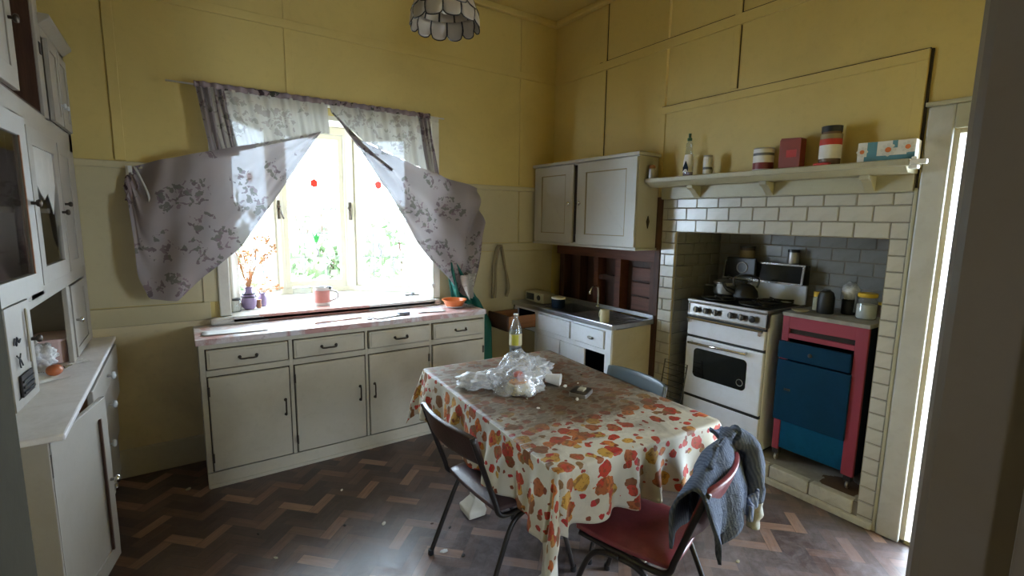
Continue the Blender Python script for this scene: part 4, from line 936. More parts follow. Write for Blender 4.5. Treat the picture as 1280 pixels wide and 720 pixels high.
part('lower_panel', bx(X+0.006, X+0.02, 1.09, 1.45, 0.215, 0.42), M['blue2'], pc, bevel=0.003)
for (x, y) in ((X+0.03, ya+0.03), (X+0.03, yb-0.02), (3.45, ya+0.03), (3.45, yb-0.03)):
    lg = part('leg', bx(x-0.02, x+0.02, y-0.02, y+0.02, 0.165, 0.205), M['soot'], pc, bevel=0.003)
    part('castor', B().lathe([(0.018,-0.008),(0.022,-0.004),(0.022,0.004),(0.018,0.008)],14,T(x,y,0.139,0,PI/2)).tube([(x,y,0.14),(x,y,0.17)],0.007,6), M['alu'], lg, smooth='auto')
# things on the painted cupboard
jz = 1.0845
j = thing('yellow_lid_jar', 'clear jar of white powder with a yellow lid on the painted cupboard', 'jar', (3.20,1.11,jz))
part('jar', B().lathe([(0.044,0.001),(0.050,0.006),(0.052,0.02),(0.050,0.105),(0.038,0.125),(0.038,0.132)],28,T(3.22,1.115,jz)), M['bottle'], j, smooth='auto')
part('powder', B().lathe([(0.042,0.004),(0.048,0.01),(0.048,0.085),(0.0,0.09)],24,T(3.22,1.115,jz),cap=False), M['salt'], j, smooth='auto')
part('lid', B().lathe([(0.046,0),(0.048,0.003),(0.048,0.020),(0.044,0.024),(0.0,0.024)],28,T(3.22,1.115,jz+0.127),cap=False), M['yellowplastic'], j, smooth='auto')
j = thing('dark_flask', 'dark round shouldered bottle standing on the painted cupboard', 'bottle', (3.23,1.335,jz)); part('flask', B().lathe([(0.042,0),(0.045,0.006),(0.045,0.10),(0.036,0.128),(0.022,0.138),(0.0,0.139)],24,T(3.21,1.325,jz),cap=False), M['soot'], j, smooth='auto'); part('cap', B().lathe([(0.02,0),(0.02,0.008),(0.0,0.009)],16,T(3.21,1.325,jz+0.137),cap=False), M['black'], j)
j = thing('pill_jar', 'small pale jar with a yellow orange lid behind the dark bottle', 'jar', (3.29,1.42,jz)); part('jar', B().lathe([(0.024,0),(0.026,0.004),(0.026,0.08),(0.02,0.085)],18,T(3.29,1.405,jz)), M['trim'], j, smooth='auto'); part('lid', B().lathe([(0.025,0),(0.026,0.03),(0.0,0.032)],18,T(3.29,1.405,jz+0.085),cap=False), M['yellowplastic'], j, smooth='auto')
j = thing('utensil_jar', 'dark jar holding crumpled clear plastic and a spoon on the cupboard', 'jar', (3.31,1.24,jz)); part('jar', B().lathe([(0.038,0),(0.042,0.004),(0.042,0.085),(0.038,0.09)],20,T(3.31,1.235,jz)), M['soot'], j, smooth='auto')
part('plastic', B().ell((3.31,1.235,jz+0.135),(0.048,0.048,0.055),16,10,lambda d: 1+0.35*noise.noise(d*4)), M['milky'], j, smooth=True); part('spoon', B().tube([(3.285,1.20,jz+0.02),(3.262,1.185,jz+0.13)],0.006,6), M['alu'], j)
j = thing('small_dish', 'small pale dish at the front left edge of the painted cupboard', 'dish', (3.12,1.44,jz)); part('dish', B().lathe([(0.03,0),(0.05,0.012),(0.048,0.014),(0.028,0.004),(0,0.004)],20,T(3.13,1.43,jz),cap=False), M['cream'], j, smooth=True)
j = thing('amber_jar', 'small amber jar at the far right end of the painted cupboard', 'jar', (3.36,1.08,jz)); part('jar', B().lathe([(0.03,0),(0.032,0.004),(0.032,0.065),(0.025,0.07)],18,T(3.39,1.09,jz)), M['beer'], j, smooth='auto'); part('lid', B().lathe([(0.028,0),(0.028,0.014),(0.0,0.015)],18,T(3.39,1.09,jz+0.07),cap=False), M['yellowplastic'], j)
# wire rack
b = B(); t0 = Vector((2.80,2.19,0.0)); 
rk = thing('wire_rack', 'black wire oven rack standing against the tiled pier left of the stove', 'rack', (2.86,2.12,0.0))
def rp(a, h): return (2.80+0.11*(h/0.66), 2.23-0.19*a, h)
b.tube([rp(0,0.005),rp(0,0.62),rp(1,0.62),rp(1,0.005)], 0.005, 6, closed=True); part('rack_frame', b, M['blackmetal'], rk)
for k in range(15): part('rack_wire', B().tube([rp(0,0.04+0.04*k), rp(1,0.04+0.04*k)], 0.0028, 5), M['blackmetal'], rk)
# mantel things
mz = 1.9255
j = thing('dish_soap_bottle', 'clear washing up liquid bottle with dark green cap on the mantel shelf', 'bottle', (2.88,2.12,mz))
prof = [(0.030,0),(0.034,0.006),(0.034,0.10),(0.027,0.15),(0.022,0.19),(0.024,0.215),(0.013,0.232),(0.012,0.24)]
def flat(M_, sx, sy): return M_ @ Matrix.Diagonal((sx, sy, 1, 1))
part('bottle', B().lathe(prof,24,flat(T(2.88,2.12,mz),0.75,1.0)), M['bottle'], j, smooth='auto')
part('liquid', B().lathe([(0.031,0.003),(0.0325,0.008),(0.0325,0.05),(0.0,0.051)],24,flat(T(2.88,2.12,mz),0.72,0.97),cap=False), M['purple'], j, smooth=True)
lb_ = part('label', B().lathe([(0.0348,0.03),(0.0348,0.10),(0.028,0.145)],24,flat(T(2.88,2.12,mz),0.78,1.01),cap=False), M['paper'], j, smooth=True)
part('label_mark', B().prism([(2.10,1.96),(2.10,1.985),(2.12,2.03),(2.14,1.985),(2.14,1.96),(2.128,1.975),(2.112,1.975)],2.8505,2.853,0), M['navy'], lb_)
part('cap', B().lathe([(0.016,0),(0.016,0.014),(0.009,0.020),(0.010,0.045),(0.0,0.048)],16,T(2.88,2.12,mz+0.238),cap=False), M['green'], j, smooth='auto')
def can(name, label, cat, y, r, h, body, band, bandz, lidm=None, x=2.87):
    t = thing(name, label, cat, (x,y,mz))
    part('can', B().lathe([(r*0.95,0),(r,0.004),(r,h-0.004),(r*0.96,h),(r*0.9,h-0.004),(0,h-0.004)],24,T(x,y,mz),cap=False), M[body], t, smooth='auto')
    part('label', B().lathe([(r*1.012,bandz[0]),(r*1.012,bandz[1])],24,T(x,y,mz),cap=False), M[band], t, smooth=True)
    if lidm: part('lid', B().lathe([(r*1.03,0),(r*1.03,0.01),(0,0.011)],24,T(x,y,mz+h),cap=False), M[lidm], t, smooth='auto')
    return t
t = can('small_tin', 'small white tin with a dark band right of the washing up bottle', 'tin', 1.965, 0.028, 0.115, 'paper', 'china', (0.004,0.10), 'alu')
part('label_print', B().lathe([(0.0290,0.035),(0.0290,0.05)],24,T(2.87,1.965,mz),cap=False), M['lead'], t, smooth=True)
t = can('food_can', 'open food can with pale label and dark purple fruit at its foot', 'can', 1.597, 0.055, 0.13, 'alu', 'paper', (0.006,0.122))
part('label_print', B().lathe([(0.0560,0.085),(0.0560,0.10)],24,T(2.87,1.597,mz),cap=False), M['lead'], t, smooth=True)
part('label_picture', B().lathe([(0.0562,0.008),(0.0562,0.045)],24,T(2.87,1.597,mz),cap=False), M['redvinyl'], t, smooth=True)
t = thing('red_carton', 'plain red carton standing upright on the mantel shelf', 'carton', (2.88,1.435,mz))
part('carton', bx(2.835,2.895,1.375,1.49,mz,mz+0.158), M['red'], t, bevel=0.002); part('label_print', bx(2.8335,2.8352,1.395,1.45,mz+0.06,mz+0.10), M['redlid'], t); part('flap', B().prism([(1.375,mz+0.158),(1.49,mz+0.158),(1.485,mz+0.168),(1.38,mz+0.162)],2.84,2.89,0), M['red'], t)
t = thing('sauce_jar', 'large brown jar with black lid and red and white label on the mantel shelf', 'jar', (2.87,1.24,mz))
part('jar', B().lathe([(0.046,0),(0.050,0.006),(0.050,0.15),(0.044,0.168),(0.044,0.178)],28,T(2.87,1.24,mz)), M['beer'], t, smooth='auto')
part('label', B().lathe([(0.0508,0.035),(0.0508,0.105)],28,T(2.87,1.24,mz),cap=False), M['paper'], t, smooth=True); part('label_band', B().lathe([(0.0509,0.105),(0.0509,0.135)],28,T(2.87,1.24,mz),cap=False), M['redlid'], t, smooth=True)
part('contents', B().lathe([(0.0506,0.136),(0.0506,0.16)],28,T(2.87,1.24,mz),cap=False), M['rope'], t, smooth=True)
part('lid', B().lathe([(0.048,0),(0.048,0.030),(0.0,0.032)],28,T(2.87,1.24,mz+0.172),cap=False), M['black'], t, smooth='auto')
t = tag(obj('red_packet', bx(2.795,2.825,1.21,1.285,mz,mz+0.012), M['redlid'], None, bevel=0.003), 'tiny flat red packet lying in front of the large brown jar', 'packet')
t = thing('tissue_box', 'blue and white tissue box with flower print at the right of the mantel shelf', 'box', (2.86,0.98,mz))
MT = T(2.885,0.985,mz,0.10)
part('box', B().box(-0.05,0.05,-0.115,0.115,0,0.095,MT), M['paper'], t, bevel=0.003)
M['tissueblue'] = plain('blue print', (0.12,0.30,0.38), 0.5)
pb = B(); pb.prism([(-0.03,0.0),(-0.005,0.0),(0.0,0.04),(0.02,0.05),(0.03,0.0),(0.10,0.0),(0.113,0.05),(0.113,0.03),(0.113,0.0),(0.113,0.0)][:7]+[(0.09,0.06),(0.085,0.094),(0.06,0.094),(0.055,0.06),(-0.03,0.094),(-0.03,0.05)], -0.0515, -0.0495, 0, MT)
pb = B(); pb.box(-0.0512,-0.0495,-0.112,-0.082,0.002,0.035,MT); pb.box(-0.0512,-0.0495,-0.112,0.085,0.002,0.026,MT); pb.box(-0.0512,-0.0495,0.035,0.075,0.0,0.094,MT); pb.box(-0.0512,-0.0495,-0.045,-0.025,0.06,0.094,MT)
part('print_ground', pb, M['tissueblue'], t)
for (cy, cz, r) in ((-0.01,0.052,0.030),(-0.085,0.060,0.026),(0.095,0.05,0.024)):
    fb = B()
    for k in range(8):
        a = k*PI/4; fb.prism([(cy+r*0.35*math.cos(a-0.5),cz+r*0.35*math.sin(a-0.5)),(cy+r*0.95*math.cos(a-0.25),cz+r*0.95*math.sin(a-0.25)),(cy+r*1.05*math.cos(a),cz+r*1.05*math.sin(a)),(cy+r*0.95*math.cos(a+0.25),cz+r*0.95*math.sin(a+0.25)),(cy+r*0.35*math.cos(a+0.5),cz+r*0.35*math.sin(a+0.5))], -0.0522,-0.051, 0, MT)
    fp = part('flower_print', fb, M['china'], t)
    part('flower_centre', B().prism([(cy+r*0.42*math.cos(2*PI*k/10),cz+r*0.42*math.sin(2*PI*k/10)) for k in range(10)], -0.0528,-0.0515,0,MT), M['terracotta'], fp)
part('tissue_slot', B().box(-0.02,0.02,-0.07,0.07,0.0945,0.096,MT), M['gap'], t)
t = thing('cabinet_end_jar', 'small dim jar with pale top tucked behind the wall cupboard on the mantel end', 'jar', (2.825,2.378,mz))
part('jar', B().lathe([(0.026,0),(0.028,0.004),(0.028,0.065),(0.022,0.07)],18,T(2.825,2.378,mz)), M['alu'], t, smooth='auto'); part('lid', B().lathe([(0.025,0),(0.022,0.02),(0.0,0.03)],18,T(2.825,2.378,mz+0.07),cap=False), M['barewood'], t, smooth='auto')

# ================================================================== TABLE
TC = (1.515, 1.85, 0); TR = math.radians(-3.6)
tb = thing('kitchen_table', 'white legged kitchen table hidden under the autumn print cloth', 'table', TC, TR)
sub('tabletop', bx(-0.42,0.42,-0.645,0.645,0.715,0.742), M['white'], tb, bevel=0.004)
sub('apron', B().box(-0.37,0.37,-0.59,-0.57,0.62,0.715).box(-0.37,0.37,0.57,0.59,0.62,0.715).box(-0.37,-0.35,-0.57,0.57,0.62,0.715).box(0.35,0.37,-0.57,0.57,0.62,0.715), M['white'], tb)
for sx in (-1, 1):
    for sy in (-1, 1):
        b = B(); X, Y = sx*0.27, sy*0.31; k = 0.030
        if sy < 0: Y = -0.40
        def ring(h, r, ox=0): return [(X+ox*sx-r, Y-r*1.2, h), (X+ox*sx+r, Y-r*1.2, h), (X+ox*sx+r, Y+r*1.2, h), (X+ox*sx-r, Y+r*1.2, h)]
        rings = [ring(0.005,0.050,0.02), ring(0.045,0.055,0.02), ring(0.06,0.045,0.015), ring(0.10,0.026,0.0), ring(0.20,0.022), ring(0.45,0.030), ring(0.55,0.038), ring(0.715,0.040)]
        vs = [p for r_ in rings for p in r_]; fs = [(a*4+i, a*4+(i+1)%4, a*4+4+(i+1)%4, a*4+4+i) for a in range(len(rings)-1) for i in range(4)]+[(3,2,1,0),(28,29,30,31)]
        b.add(vs, fs); sub('leg', b, M['white'], tb, bevel=0.006)
HW, HL, DX, DY = 0.432, 0.652, 0.27, 0.235
def cloth(u, v):
    x = (u*2-1)*(HW+DX); y = (v*2-1)*(HL+DY)
    ex = max(0, abs(x)-HW); ey = max(0, abs(y)-HL); sx = 1 if x > 0 else -1; sy = 1 if y > 0 else -1
    cx = min(HW, max(-HW, x)); cy = min(HL, max(-HL, y)); d = math.hypot(ex, ey)
    z = 0.753 + 0.0025*noise.noise((x*4, y*4, 0))
    if d == 0:
        return (cx, cy, z + 0.004*max(0, noise.noise((x*9, y*9, 3))))
    nx, ny = ex/d*sx, ey/d*sy
    if ex > 0 and ey > 0:                       # corner: cloth hangs as a cone with a fold
        a = math.atan2(ey, ex); fold = math.sin(a*2)
        out = 0.012 + d*(0.10+0.16*fold) - 0.02*math.sin(a*6)*min(1,d*5)
    else:
        s = cy if ex > 0 else cx
        w1 = math.sin(s*(23 if ex > 0 else 38)+1.3*math.sin(s*7)+(2 if ex > 0 else 0)); w2 = math.sin(s*51+sx*1.1)
        k = min(1, d*6)
        out = 0.014 + d*0.10 + k*((0.016 if ex > 0 else 0.021)*w1+0.007*w2)*(0.45+d*4)
    out += 0.006*noise.noise((x*7, y*7, 5))
    drop = max(0, d-0.008)
    hemw = 0.012*math.sin((cx+cy)*13) * (d/0.27)
    return (cx+nx*out, cy+ny*out, z - drop*0.985 + hemw*0.5)
b = B().grid(cloth, 110, 140, lambda u, v: ((u*2-1)*(HW+DX), (v*2-1)*(HL+DY)))
co = obj('tablecloth', b, M['tablecloth'], None, smooth=True, world=False); co.location = TC; co.rotation_euler = (0,0,TR)
sm_ = co.modifiers.new('solid', 'SOLIDIFY'); sm_.thickness = 0.0015; sm_.offset = 1
tag(co, 'cream oilcloth printed with orange and red leaves, grimy, draped over the kitchen table', 'tablecloth')

# ================================================================== CHAIRS
def chair(name, label, loc, rz, seatm, backm, bh=0.13, top=0.80, w=0.205, lean=0.07, tubem='blackmetal'):
    t = thing(name, label, 'chair', loc, rz, None)
    tm = M[tubem]
    bf = B()
    for s in (-1, 1):
        bf.tube(arc([(s*w,-0.20-lean,top-0.01),(s*w,-0.215-lean*0.3,0.60),(s*w,-0.205,0.48),(s*w,-0.185,0.425),(s*w*0.98,-0.13,0.405),(s*w*0.95,0.02,0.408),(s*w*0.93,0.17,0.418)],5), 0.0115, 10)
    bf.tube([(-w,-0.05,0.402),(w,-0.05,0.402)], 0.008, 8); bf.tube([(-w*0.93,0.16,0.412),(w*0.93,0.16,0.412)], 0.008, 8)
    sub('back_frame', bf, tm, t, smooth=True)
    for s in (-1, 1):
        x = s*(w+0.004)
        lf = arc([(x,-0.005,0.398),(x,0.06,0.392),(x,0.115,0.35),(x*1.03,0.165,0.22),(x*1.08,0.225,0.012)],5)
        lr = arc([(x,-0.005,0.398),(x,-0.07,0.392),(x,-0.125,0.35),(x*1.03,-0.185,0.22),(x*1.08,-0.27,0.012)],5)
        for q in (lf, lr):
            lg = sub('leg', B().tube(q, 0.011, 10), tm, t, smooth=True)
            e = q[-1]; sub('foot_cap', B().lathe([(0.014,0),(0.015,0.006),(0.013,0.026)],12,T(e.x,e.y,0.001)), M['black'], lg, smooth='auto')
    def seat(u, v, z0=0, k=1):
        a = u*2-1; c = v*2-1
        x = a*math.sqrt(1-c*c*0.14)*(w-0.002); y = c*math.sqrt(1-a*a*0.10)*0.20
        return x, y
    sb = B(); n = 16
    for lay in (0, 1):
        vs = []
        for j in range(n+1):
            for i in range(n+1):
                x, y = seat(i/n, j/n); e = max(abs(i/n*2-1), abs(j/n*2-1))
                if lay: z = 0.452 + 0.014*(1-e**4) - 0.010*e**8 + 0.008*(y/0.2)**2*(1 if y > 0 else -0.2)
                else: z = 0.424
                vs.append((x, y+0.0, z))
        fs = [(j*(n+1)+i, j*(n+1)+i+1, (j+1)*(n+1)+i+1, (j+1)*(n+1)+i) for j in range(n) for i in range(n)]
        sb.add(vs, fs)
    m = (n+1)*(n+1); per = [i for i in range(n+1)]+[(j)*(n+1)+n for j in range(1,n+1)]+[n*(n+1)+i for i in range(n-1,-1,-1)]+[j*(n+1) for j in range(n-1,0,-1)]
    sb.f += [(per[i], per[(i+1)%len(per)], per[(i+1)%len(per)]+m, per[i]+m) for i in range(len(per))]
    sub('seat', sb, seatm, t, smooth='auto', bevel=0.004)
    def back(u, v):
        a = u*2-1; z = top-bh+bh*v + (0.0 if v < 0.9 else -0.010*(abs(a)**6)); 
        y = -0.20-lean*(z-0.45)/(top-0.45) - 0.035*(1-a*a) 
        return (a*(w+0.008), y+0.006, z)
    sub('backrest', B().grid(back, 20, 8), backm, t, smooth=True, solid=0.020, bevel=0.005)
    return t
chair('kitchen_chair', 'dark brown vinyl tube chair on the left side of the table', (1.185,1.765,0), math.radians(-88.5), M['purplevinyl'], M['brownvinyl'], 0.13, 0.795, 0.218, 0.115)
chair('kitchen_chair', 'dark red vinyl tube chair at the near end with a jacket on its back', (1.43,1.175,0), math.radians(18), M['redvinyl'], M['redvinyl'], 0.20, 0.77, 0.185, 0.095)
chair('kitchen_chair', 'blue grey vinyl chair on the far right side of the table', (1.745,1.74,0), math.radians(88), M['greyvinyl'], M['greyvinyl'], 0.20, 0.80, 0.20)
# jacket over the near chair's back
JM = T(1.43,1.175,0,math.radians(18))
jk = thing('jacket', 'crumpled blue grey jacket thrown over the back of the red chair', 'jacket', (1.43,1.175,0.0), math.radians(18))
def drape(xc, xw, front, backl, lift, ph, taper=0.0, sx_=0.0, ybias=0.0):
    def f(u, v):
        s = -front + v*(front+backl); top = 0.782+lift
        x = xc + (u-0.5)*xw*(1-taper*max(0, s)/max(0.01, backl)) + sx_*max(0, s)
        if s < 0: yy, zz = -0.245+min(0.035, -s*0.35)+0.02, top+s*0.98
        else: yy, zz = -0.285-min(0.05, s*0.30), top-s*0.97
        if abs(s) < 0.04: t_ = s/0.04; yy = -0.262-0.025*t_; zz = top+0.006-0.02*t_*t_
        n1 = noise.noise((x*4.5+ph, s*2, ph)); n2 = noise.noise((x*22+ph, s*6, 2+ph))
        yy += (0.012*math.sin(u*9+ph+s*4)+0.030*n1+0.006*n2)*(0.25+min(1, abs(s)*4)) * (1 if s < 0 else -1) + ybias*(1 if s > 0 else -1)
        zz += 0.016*n1 + 0.003*n2 - 0.03*abs(u-0.5)**2*4 + 0.02*max(0, abs(s)-0.1)*math.sin(u*7+ph)*4
        return (x, yy, zz)
    return f
def jsub(n, b, m, **k): return obj(n, b, m, jk, world=False, **k)
jsub('body', B().grid(drape(0.0, 0.42, 0.24, 0.23, 0.012, 1.0), 44, 50), M['denim'], smooth=True, solid=0.010)
jsub('body_fold', B().grid(drape(0.06, 0.30, 0.20, 0.28, 0.038, 4.2, 0.2, 0.1, 0.012), 40, 46), M['denim'], smooth=True, solid=0.012)
jsub('collar_fold', B().grid(drape(0.19, 0.17, 0.10, 0.30, 0.055, 7.7, 0.3, 0.35, 0.022), 30, 40), M['denim'], smooth=True, solid=0.012)
def sleeve(pts, rr, mat, name):
    b = B(); P = arc(pts, 6); n = 14
    rs = [rr[0]+(rr[1]-rr[0])*i/(len(P)-1) for i in range(len(P))]
    b.tube(P, rs, n); b.v = [tuple(Vector(p)+Vector((0.010*noise.noise(Vector(p)*28), 0.010*noise.noise(Vector(p)*31+Vector((5,0,0))), 0.008*noise.noise(Vector(p)*24)))) for p in b.v]
    return jsub(name, b, M[mat], smooth=True)
sleeve([(0.20,-0.27,0.815),(0.245,-0.33,0.76),(0.255,-0.35,0.64),(0.25,-0.355,0.56)], (0.040,0.036), 'denim', 'sleeve')
sleeve([(0.25,-0.355,0.57),(0.255,-0.36,0.50),(0.245,-0.36,0.445)], (0.034,0.022), 'lining', 'sleeve_lining')
jsub('striped_hem', B().grid(lambda u, v: (0.20+0.13*u, -0.19-0.06*v+0.012*math.sin(u*6), 0.805-0.03*u-0.07*v*v+0.006*math.sin(u*9)), 14, 10), M['stripe'], smooth=True, solid=0.010)
jsub('striped_hem', B().grid(lambda u, v: (0.06+0.12*u, -0.37-0.012*math.sin(u*9), 0.63-0.06*v-0.01*math.sin(u*5)), 14, 8), M['stripe'], smooth=True, solid=0.010)
# ================================================================== ON THE TABLE
def onto(x, y): return Vector((x, y, 0.757))
bt = thing('drink_bottle', 'clear plastic drink bottle with yellow label on the far table edge', 'bottle', (1.70,2.44,0.757))
m_ = T(1.70,2.44,0.7575)
part('bottle', B().lathe([(0.034,0.001),(0.038,0.006),(0.039,0.16),(0.036,0.19),(0.022,0.235),(0.013,0.255),(0.013,0.275)],28,m_), M['bottle'], bt, smooth='auto')
part('liquid', B().lathe([(0.034,0.004),(0.0365,0.008),(0.0365,0.07),(0.0,0.071)],24,m_,cap=False), M['lead'], bt, smooth='auto')
M['lemon'] = plain('yellow green label', (0.55,0.52,0.06), 0.5)
lb_ = part('label', B().lathe([(0.0396,0.085),(0.0398,0.16)],28,m_,cap=False), M['cream'], bt, smooth=True)
b = B(); b.add([(0.0402*math.cos(a),0.0402*math.sin(a),z) for z in (0.09,0.155) for a in [math.radians(200+9*i) for i in range(8)]], [(i,i+1,i+9,i+8) for i in range(7)], m_)
part('label_print', b, M['lemon'], lb_, smooth=True)
part('cap', B().lathe([(0.015,0),(0.015,0.008),(0.0,0.009)],16,T(1.70,2.44,1.0325),cap=False), M['china'], bt, smooth='auto')
def blob(c, r, amp, fq, seed, flat_=0.0, nu=48, nv=32, crush=0.0):
    cc = Vector(c)
    def f(d):
        k = 1+amp*noise.noise(d*fq+Vector((seed,0,0)))+amp*0.5*abs(noise.noise(d*fq*2.6+Vector((0,seed,0))))*2 - crush*abs(noise.noise(d*fq*1.3+Vector((0,0,seed))))
        return k
    b = B().ell(c, r, nu, nv, f)
    b.v = [(p[0], p[1], max(flat_, p[2])) for p in b.v]; return b
pb_ = thing('plastic_bag', 'large clear crumpled plastic bag holding food on the table', 'bag', (1.36,1.98,0.757))
bg = blob((1.385,1.97,0.80),(0.150,0.115,0.095),0.30,1.7,3.0,0.759)
part('bag_film', bg, M['bag'], pb_, smooth=True)
part('bag_top', blob((1.43,2.03,0.875),(0.085,0.065,0.055),0.32,1.8,8.0,0.80), M['bag'], pb_, smooth=True)
M['orange'] = plain('orange food', (0.62,0.27,0.07), 0.6); 
tu = thing('food_tub', 'small tub of orange food inside the clear bag on the table', 'tub', (1.35,1.91,0.758))
part('tub', B().prism(rrect(1.300,1.41,1.87,1.95,0.02), 0.760, 0.815, 2), M['cream'], tu, bevel=0.006); part('food', B().prism(rrect(1.308,1.402,1.878,1.942,0.018), 0.812, 0.826, 2), M['orange'], tu, bevel=0.004)
part('tomato_piece', B().ell((1.375,1.945,0.842),(0.028,0.024,0.018)), M['redlid'], tu, smooth=True)
wbg = tag(obj('white_bag', blob((1.245,2.13,0.778),(0.105,0.085,0.034),0.45,2.2,5.0,0.759), M['milky'], None, smooth=True), 'small milky white plastic bag lying flat left of the large clear bag', 'bag')
tag(obj('white_bag', blob((1.58,2.13,0.795),(0.12,0.085,0.045),0.5,2.5,12.0,0.759), M['milky'], None, smooth=True), 'crumpled white plastic bag lying behind the large clear bag', 'bag')
tag(obj('paper_wrapper', blob((1.545,2.03,0.785),(0.05,0.045,0.03),0.5,3.5,2.0,0.759), M['paper'], None, smooth=True), 'small scrunched white paper right of the clear bag', 'wrapper')
cu = thing('paper_cup', 'crushed white paper cup lying on its side on the table', 'cup', (1.59,1.93,0.757))
part('cup', B().lathe([(0.022,0),(0.033,0.075),(0.0335,0.078),(0.031,0.076),(0.020,0.003),(0,0.003)],24,T(1.56,1.95,0.790,-0.9,0,PI/2+0.05),cap=False), M['paper'], cu, smooth='auto')
part('rim', B().lathe([(0.033,0.073),(0.036,0.076),(0.033,0.079)],24,T(1.56,1.95,0.790,-0.9,0,PI/2+0.05),cap=False), M['china'], cu, smooth=True)
ti = thing('metal_tin', 'dull square metal tin lying open near the table centre', 'tin', (1.61,1.73,0.757), 0.5)
sub('tray', B().prism(rrect(-0.055,0.055,-0.045,0.045,0.008), 0.001, 0.020, 2), M['alu'], ti, bevel=0.002); sub('lid', B().prism(rrect(-0.052,0.052,-0.042,0.042,0.008), 0.021, 0.025, 2), M['darkmetal'], ti); sub('matchbox', bx(-0.025,0.02,-0.02,0.012,0.0255,0.034), M['trim'], ti, bevel=0.001)
tag(obj('marble', B().ell((1.535,1.675,0.7665),(0.008,0.008,0.008)), M['china'], None, smooth=True), 'tiny shiny ball on the cloth in front of the metal tin', 'ball')
rdm = random.Random(9)
for i in range(20):
    x, y = 1.55+rdm.gauss(0,.16), 1.95+rdm.gauss(0,.27)
    if not (1.2 < x < 1.85 and 1.45 < y < 2.4): continue
    s = 0.005+0.009*rdm.random()
    o = obj('crumb', B().ell((0,0,0),(s,s*0.7,s*0.45),7,5,lambda d: 1+0.4*noise.noise(d*3)), M[rdm.choice(['paper','brown','trim','barewood'])], None); o.location = (x,y,0.7565+s*0.4); o.rotation_euler = (0,0,rdm.random()*6)
    tag(o, 'small crumb scattered on the grimy tablecloth', 'crumb', 'crumbs on the tablecloth')

# ================================================================== WINDOW SILL AND WORKTOP THINGS
SZ = 0.966
v = thing('purple_vase', 'purple banded vase with dried flowers on the left of the window sill', 'vase', (0.375,3.86,SZ))
part('vase', B().lathe([(0.030,0.001),(0.045,0.02),(0.050,0.06),(0.040,0.10),(0.026,0.125),(0.024,0.15),(0.03,0.16)],24,T(0.375,3.85,SZ)), M['purple'], v, smooth='auto')
for z, r in ((0.105,0.041),(0.085,0.047)): part('band', B().lathe([(r,0),(r+0.003,0.004),(r,0.008)],24,T(0.375,3.85,SZ+z),cap=False), M['black'], v, smooth=True)
rdm = random.Random(3)
for i in range(26):
    a = rdm.gauss(0,.9); L = 0.22+0.22*rdm.random(); dx = math.sin(a)*L*0.6; dy = rdm.gauss(0,0.03)
    e = Vector((0.375+dx*0.9, 3.85+dy, SZ+0.15+L*0.85)); 
    pts = arc([(0.375,3.85,SZ+0.10),(0.375+dx*0.3,3.85+dy*0.4,SZ+0.15+L*0.5),tuple(e)],4)
    b = B().tube(pts, 0.0022, 5)
    for q in range(4): b.ell(e+Vector((rdm.gauss(0,.012),rdm.gauss(0,.01),rdm.gauss(0,.014))),(0.010,0.008,0.008),6,4)
    part('dried_flower', b, M['straw'], v)
v2 = thing('small_vase', 'small purple vase with brown dried sprigs right of the banded vase', 'vase', (0.47,3.93,SZ))
part('vase', B().lathe([(0.022,0.001),(0.030,0.02),(0.028,0.06),(0.018,0.09),(0.022,0.10)],20,T(0.47,3.93,SZ)), M['purple'], v2, smooth='auto')
for i in range(12):
    a = rdm.gauss(0.5,.8); e = (0.47+math.sin(a)*0.13,3.93+rdm.gauss(0,.02),SZ+0.10+0.12*rdm.random())
    part('dried_sprig', B().tube(arc([(0.47,3.93,SZ+0.06),(0.47+math.sin(a)*0.04,3.93,SZ+0.12),e],4),0.002,5).ell(e,(0.012,0.009,0.010),6,4), M['straw'], v2)
v3 = thing('tiny_pot', 'small terracotta figure pot between the two vases on the sill', 'pot', (0.425,3.87,SZ)); part('pot', B().lathe([(0.014,0.001),(0.02,0.02),(0.016,0.05),(0.02,0.06)],16,T(0.437,3.865,SZ)), M['barewood'], v3, smooth='auto')
j = thing('glass_jar', 'small glass jar with black lid at the far left of the window sill', 'jar', (0.285,3.77,SZ)); part('jar', B().lathe([(0.024,0.001),(0.026,0.006),(0.026,0.075),(0.022,0.082)],20,T(0.290,3.77,SZ)), M['bottle'], j, smooth='auto'); part('lid', B().lathe([(0.027,0),(0.027,0.016),(0.0,0.017)],20,T(0.290,3.77,SZ+0.08),cap=False), M['black'], j, smooth='auto')
WARP[0] = lambda p: (0.85+(p[0]-0.85)*1.25, 3.77+(p[1]-3.77)*1.25, SZ+(p[2]-SZ)*1.2)
m2 = thing('pink_mug', 'white mug with faded pink picture on the front of the window sill', 'mug', (0.84,3.76,SZ))
part('cup', B().lathe([(0.043,0.001),(0.046,0.006),(0.047,0.110),(0.048,0.114),(0.044,0.112),(0.041,0.01),(0,0.009)],28,T(0.85,3.77,SZ),cap=False), M['china'], m2, smooth='auto')
M['fadedpink'] = plain('faded pink print', (0.65,0.28,0.24), 0.4)
part('picture', B().lathe([(0.0475,0.02),(0.0482,0.095)],28,T(0.85,3.77,SZ),cap=False), M['fadedpink'], m2, smooth=True)
part('handle', B().tube(arc([(0.89,3.745,SZ+0.09),(0.925,3.725,SZ+0.085),(0.93,3.72,SZ+0.05),(0.892,3.745,SZ+0.025)],5),0.006,8), M['china'], m2, smooth=True)
part('dark_rag', B().ell((0.885,3.752,SZ+0.108),(0.022,0.015,0.012),10,8,lambda d:1+0.4*noise.noise(d*4)), M['black'], m2, smooth=True)
WARP[0] = None
